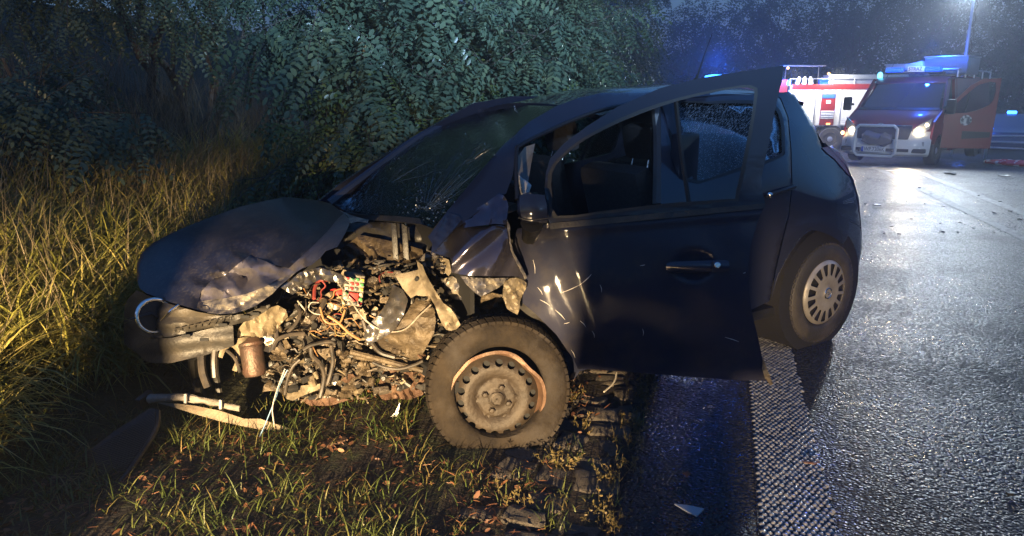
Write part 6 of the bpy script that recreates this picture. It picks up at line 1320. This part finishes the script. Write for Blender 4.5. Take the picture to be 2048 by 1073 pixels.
# ================================================================== two people who stand behind the photographer in the headlamp beam
m_cloth1 = M('dark_uniform', (.03, .03, .04), .8, col2=(.05, .05, .06), sc=30); m_skin = M('skin', (.45, .28, .20), .5); m_hair = M('hair', (.04, .028, .02), .6)
def person(loc, face, label, h=1.76, arm=(.0, 0.), coat=.55, cr=1.):
    loc = np.array(loc, float); k = h / 1.76; f = np.array([math.sin(face), math.cos(face), 0]); s = np.array([f[1], -f[0], 0])
    J = {}; E = []; Rr = []
    def j(n, x, y, z, r): J[n] = len(Rr); Rr.append((loc + k * (s * x + f * y + CZ * z), r * k)); return J[n]
    j('pelvis', 0, 0, .98, .135); j('waist', 0, 0, 1.14, .125); j('chest', 0, 0, 1.34, .155); j('neck', 0, .01, 1.50, .06); j('headlow', 0, .03, 1.58, .075); j('head', 0, .03, 1.66, .088); j('crown', 0, .02, 1.72, .06)
    E += [('pelvis', 'waist'), ('waist', 'chest'), ('chest', 'neck'), ('neck', 'headlow'), ('headlow', 'head'), ('head', 'crown')]
    for sg, q in ((-1, 'l'), (1, 'r')):
        j(q + 'hip', .10 * sg, 0, .92, .10); j(q + 'knee', .13 * sg, .02, .50, .062); j(q + 'ankle', .15 * sg, 0, .10, .045); j(q + 'toe', .17 * sg, .16, .04, .038)
        j(q + 'sho', .20 * sg, 0, 1.43, .072); j(q + 'elb', .27 * sg, .02, 1.15, .05); j(q + 'wri', .25 * sg, .14 + arm[0], .96 + arm[1], .036); j(q + 'hand', .24 * sg, .20 + arm[0], .90 + arm[1], .034)
        E += [('pelvis', q + 'hip'), (q + 'hip', q + 'knee'), (q + 'knee', q + 'ankle'), (q + 'ankle', q + 'toe'), ('chest', q + 'sho'), (q + 'sho', q + 'elb'), (q + 'elb', q + 'wri'), (q + 'wri', q + 'hand')]
        for i, (dx, dy, ln) in enumerate(((-.03, .03, .045), (-.015, .05, .075), (.0, .05, .08), (.014, .05, .072), (.027, .045, .055))):
            j(q + 'f%d' % i, .24 * sg + dx * -sg, .20 + arm[0] + dy * .6, .90 + arm[1] - ln * .6, .010); j(q + 'g%d' % i, .24 * sg + dx * 1.2 * -sg, .20 + arm[0] + dy, .90 + arm[1] - ln, .008); E += [(q + 'hand', q + 'f%d' % i), (q + 'f%d' % i, q + 'g%d' % i)]
    t = thing('person', loc, label, 'person')
    me = bpy.data.meshes.new('body'); me.from_pydata([(p - loc).tolist() for p, r in Rr], [(J[a], J[b]) for a, b in E], []); me.materials.append(m_cloth1)
    o = bpy.data.objects.new('body', me); COL.objects.link(o); o.parent = t; ORG[o] = loc
    sk = o.modifiers.new('skin', 'SKIN'); sub = o.modifiers.new('smooth', 'SUBSURF'); sub.levels = 1; sub.render_levels = 1; sk.use_smooth_shade = True
    for i, (p, r) in enumerate(Rr): me.skin_vertices[0].data[i].radius = (r, r); me.skin_vertices[0].data[i].use_root = i == 0
    hc = loc + k * (f * .03 + CZ * 1.66)
    add('face', *(lambda t_: t_)(lathe([(.02, -.115), (.06, -.09), (.078, -.03), (.08, .03), (.06, .08), (.02, .1)], hc + f * .028 * k, CZ, 18)), m_skin, t); add('hair', *lathe([(.07, -.03), (.095, .02), (.09, .07), (.05, .105), (.01, .115)], hc - f * .012 * k, CZ, 18), m_hair, t)
    for sg in (-1, 1): add('eye', *lathe([(.012, 0), (.008, .006), (.002, .008)], hc + f * .100 * k + s * .032 * sg * k + CZ * .0, f, 10), m_white, t); add('ear', *lathe([(.012, 0), (.028, .01), (.02, .02), (.005, .024)], hc + s * .080 * sg * k, s * sg, 10), m_skin, t)
    add('nose', *tube([hc + f * .10 * k + CZ * .01, hc + f * .125 * k - CZ * .03, hc + f * .10 * k - CZ * .04], [.008, .014, .01], 7, 3), m_skin, t); add('mouth', *tube([hc + f * .098 * k - s * .022 - CZ * .062, hc + f * .106 * k - CZ * .064, hc + f * .098 * k + s * .022 - CZ * .062], .006, 6, 3), M('lips', (.4, .16, .13), .5), t)
    add('coat', *lathe([(.13 * cr, 1.30 * k), (.16 * cr, 1.1 * k), (.17 * cr, .9 * k), (.19 * cr, .6 * k), (.20 * cr, coat * k), (.17 * cr, coat * k), (.14 * cr, .9 * k)], loc, CZ, 20), m_cloth1, t)  # coat added to shape the shadow that the unseen figure casts
    return t
person((-.36, -2.0, 0), R(78), 'person in dark uniform watching from behind the photographer, hands before the body')
person((-1.42, -2.0, 0), R(-80), 'person in dark uniform standing on the grass verge behind the photographer', 1.70, (.02, .05), .22, .72)
# ================================================================== misty night air
hz = bpy.data.meshes.new('haze'); V, Fc = box((20, 140, 9), (700, 320, 42)); hz.from_pydata(V.tolist(), [], Fc)
ho = bpy.data.objects.new('haze', hz); COL.objects.link(ho); tag(ho, kind='stuff')
mh = bpy.data.materials.new('misty_air'); mh.use_nodes = True; n = mh.node_tree.nodes; n.remove(n['Principled BSDF'])
pv = n.new('ShaderNodeVolumePrincipled'); pv.inputs['Color'].default_value = (.85, .9, 1, 1); pv.inputs['Density'].default_value = .0046; pv.inputs['Anisotropy'].default_value = .35
mh.node_tree.links.new(pv.outputs[0], n['Material Output'].inputs['Volume']); hz.materials.append(mh)
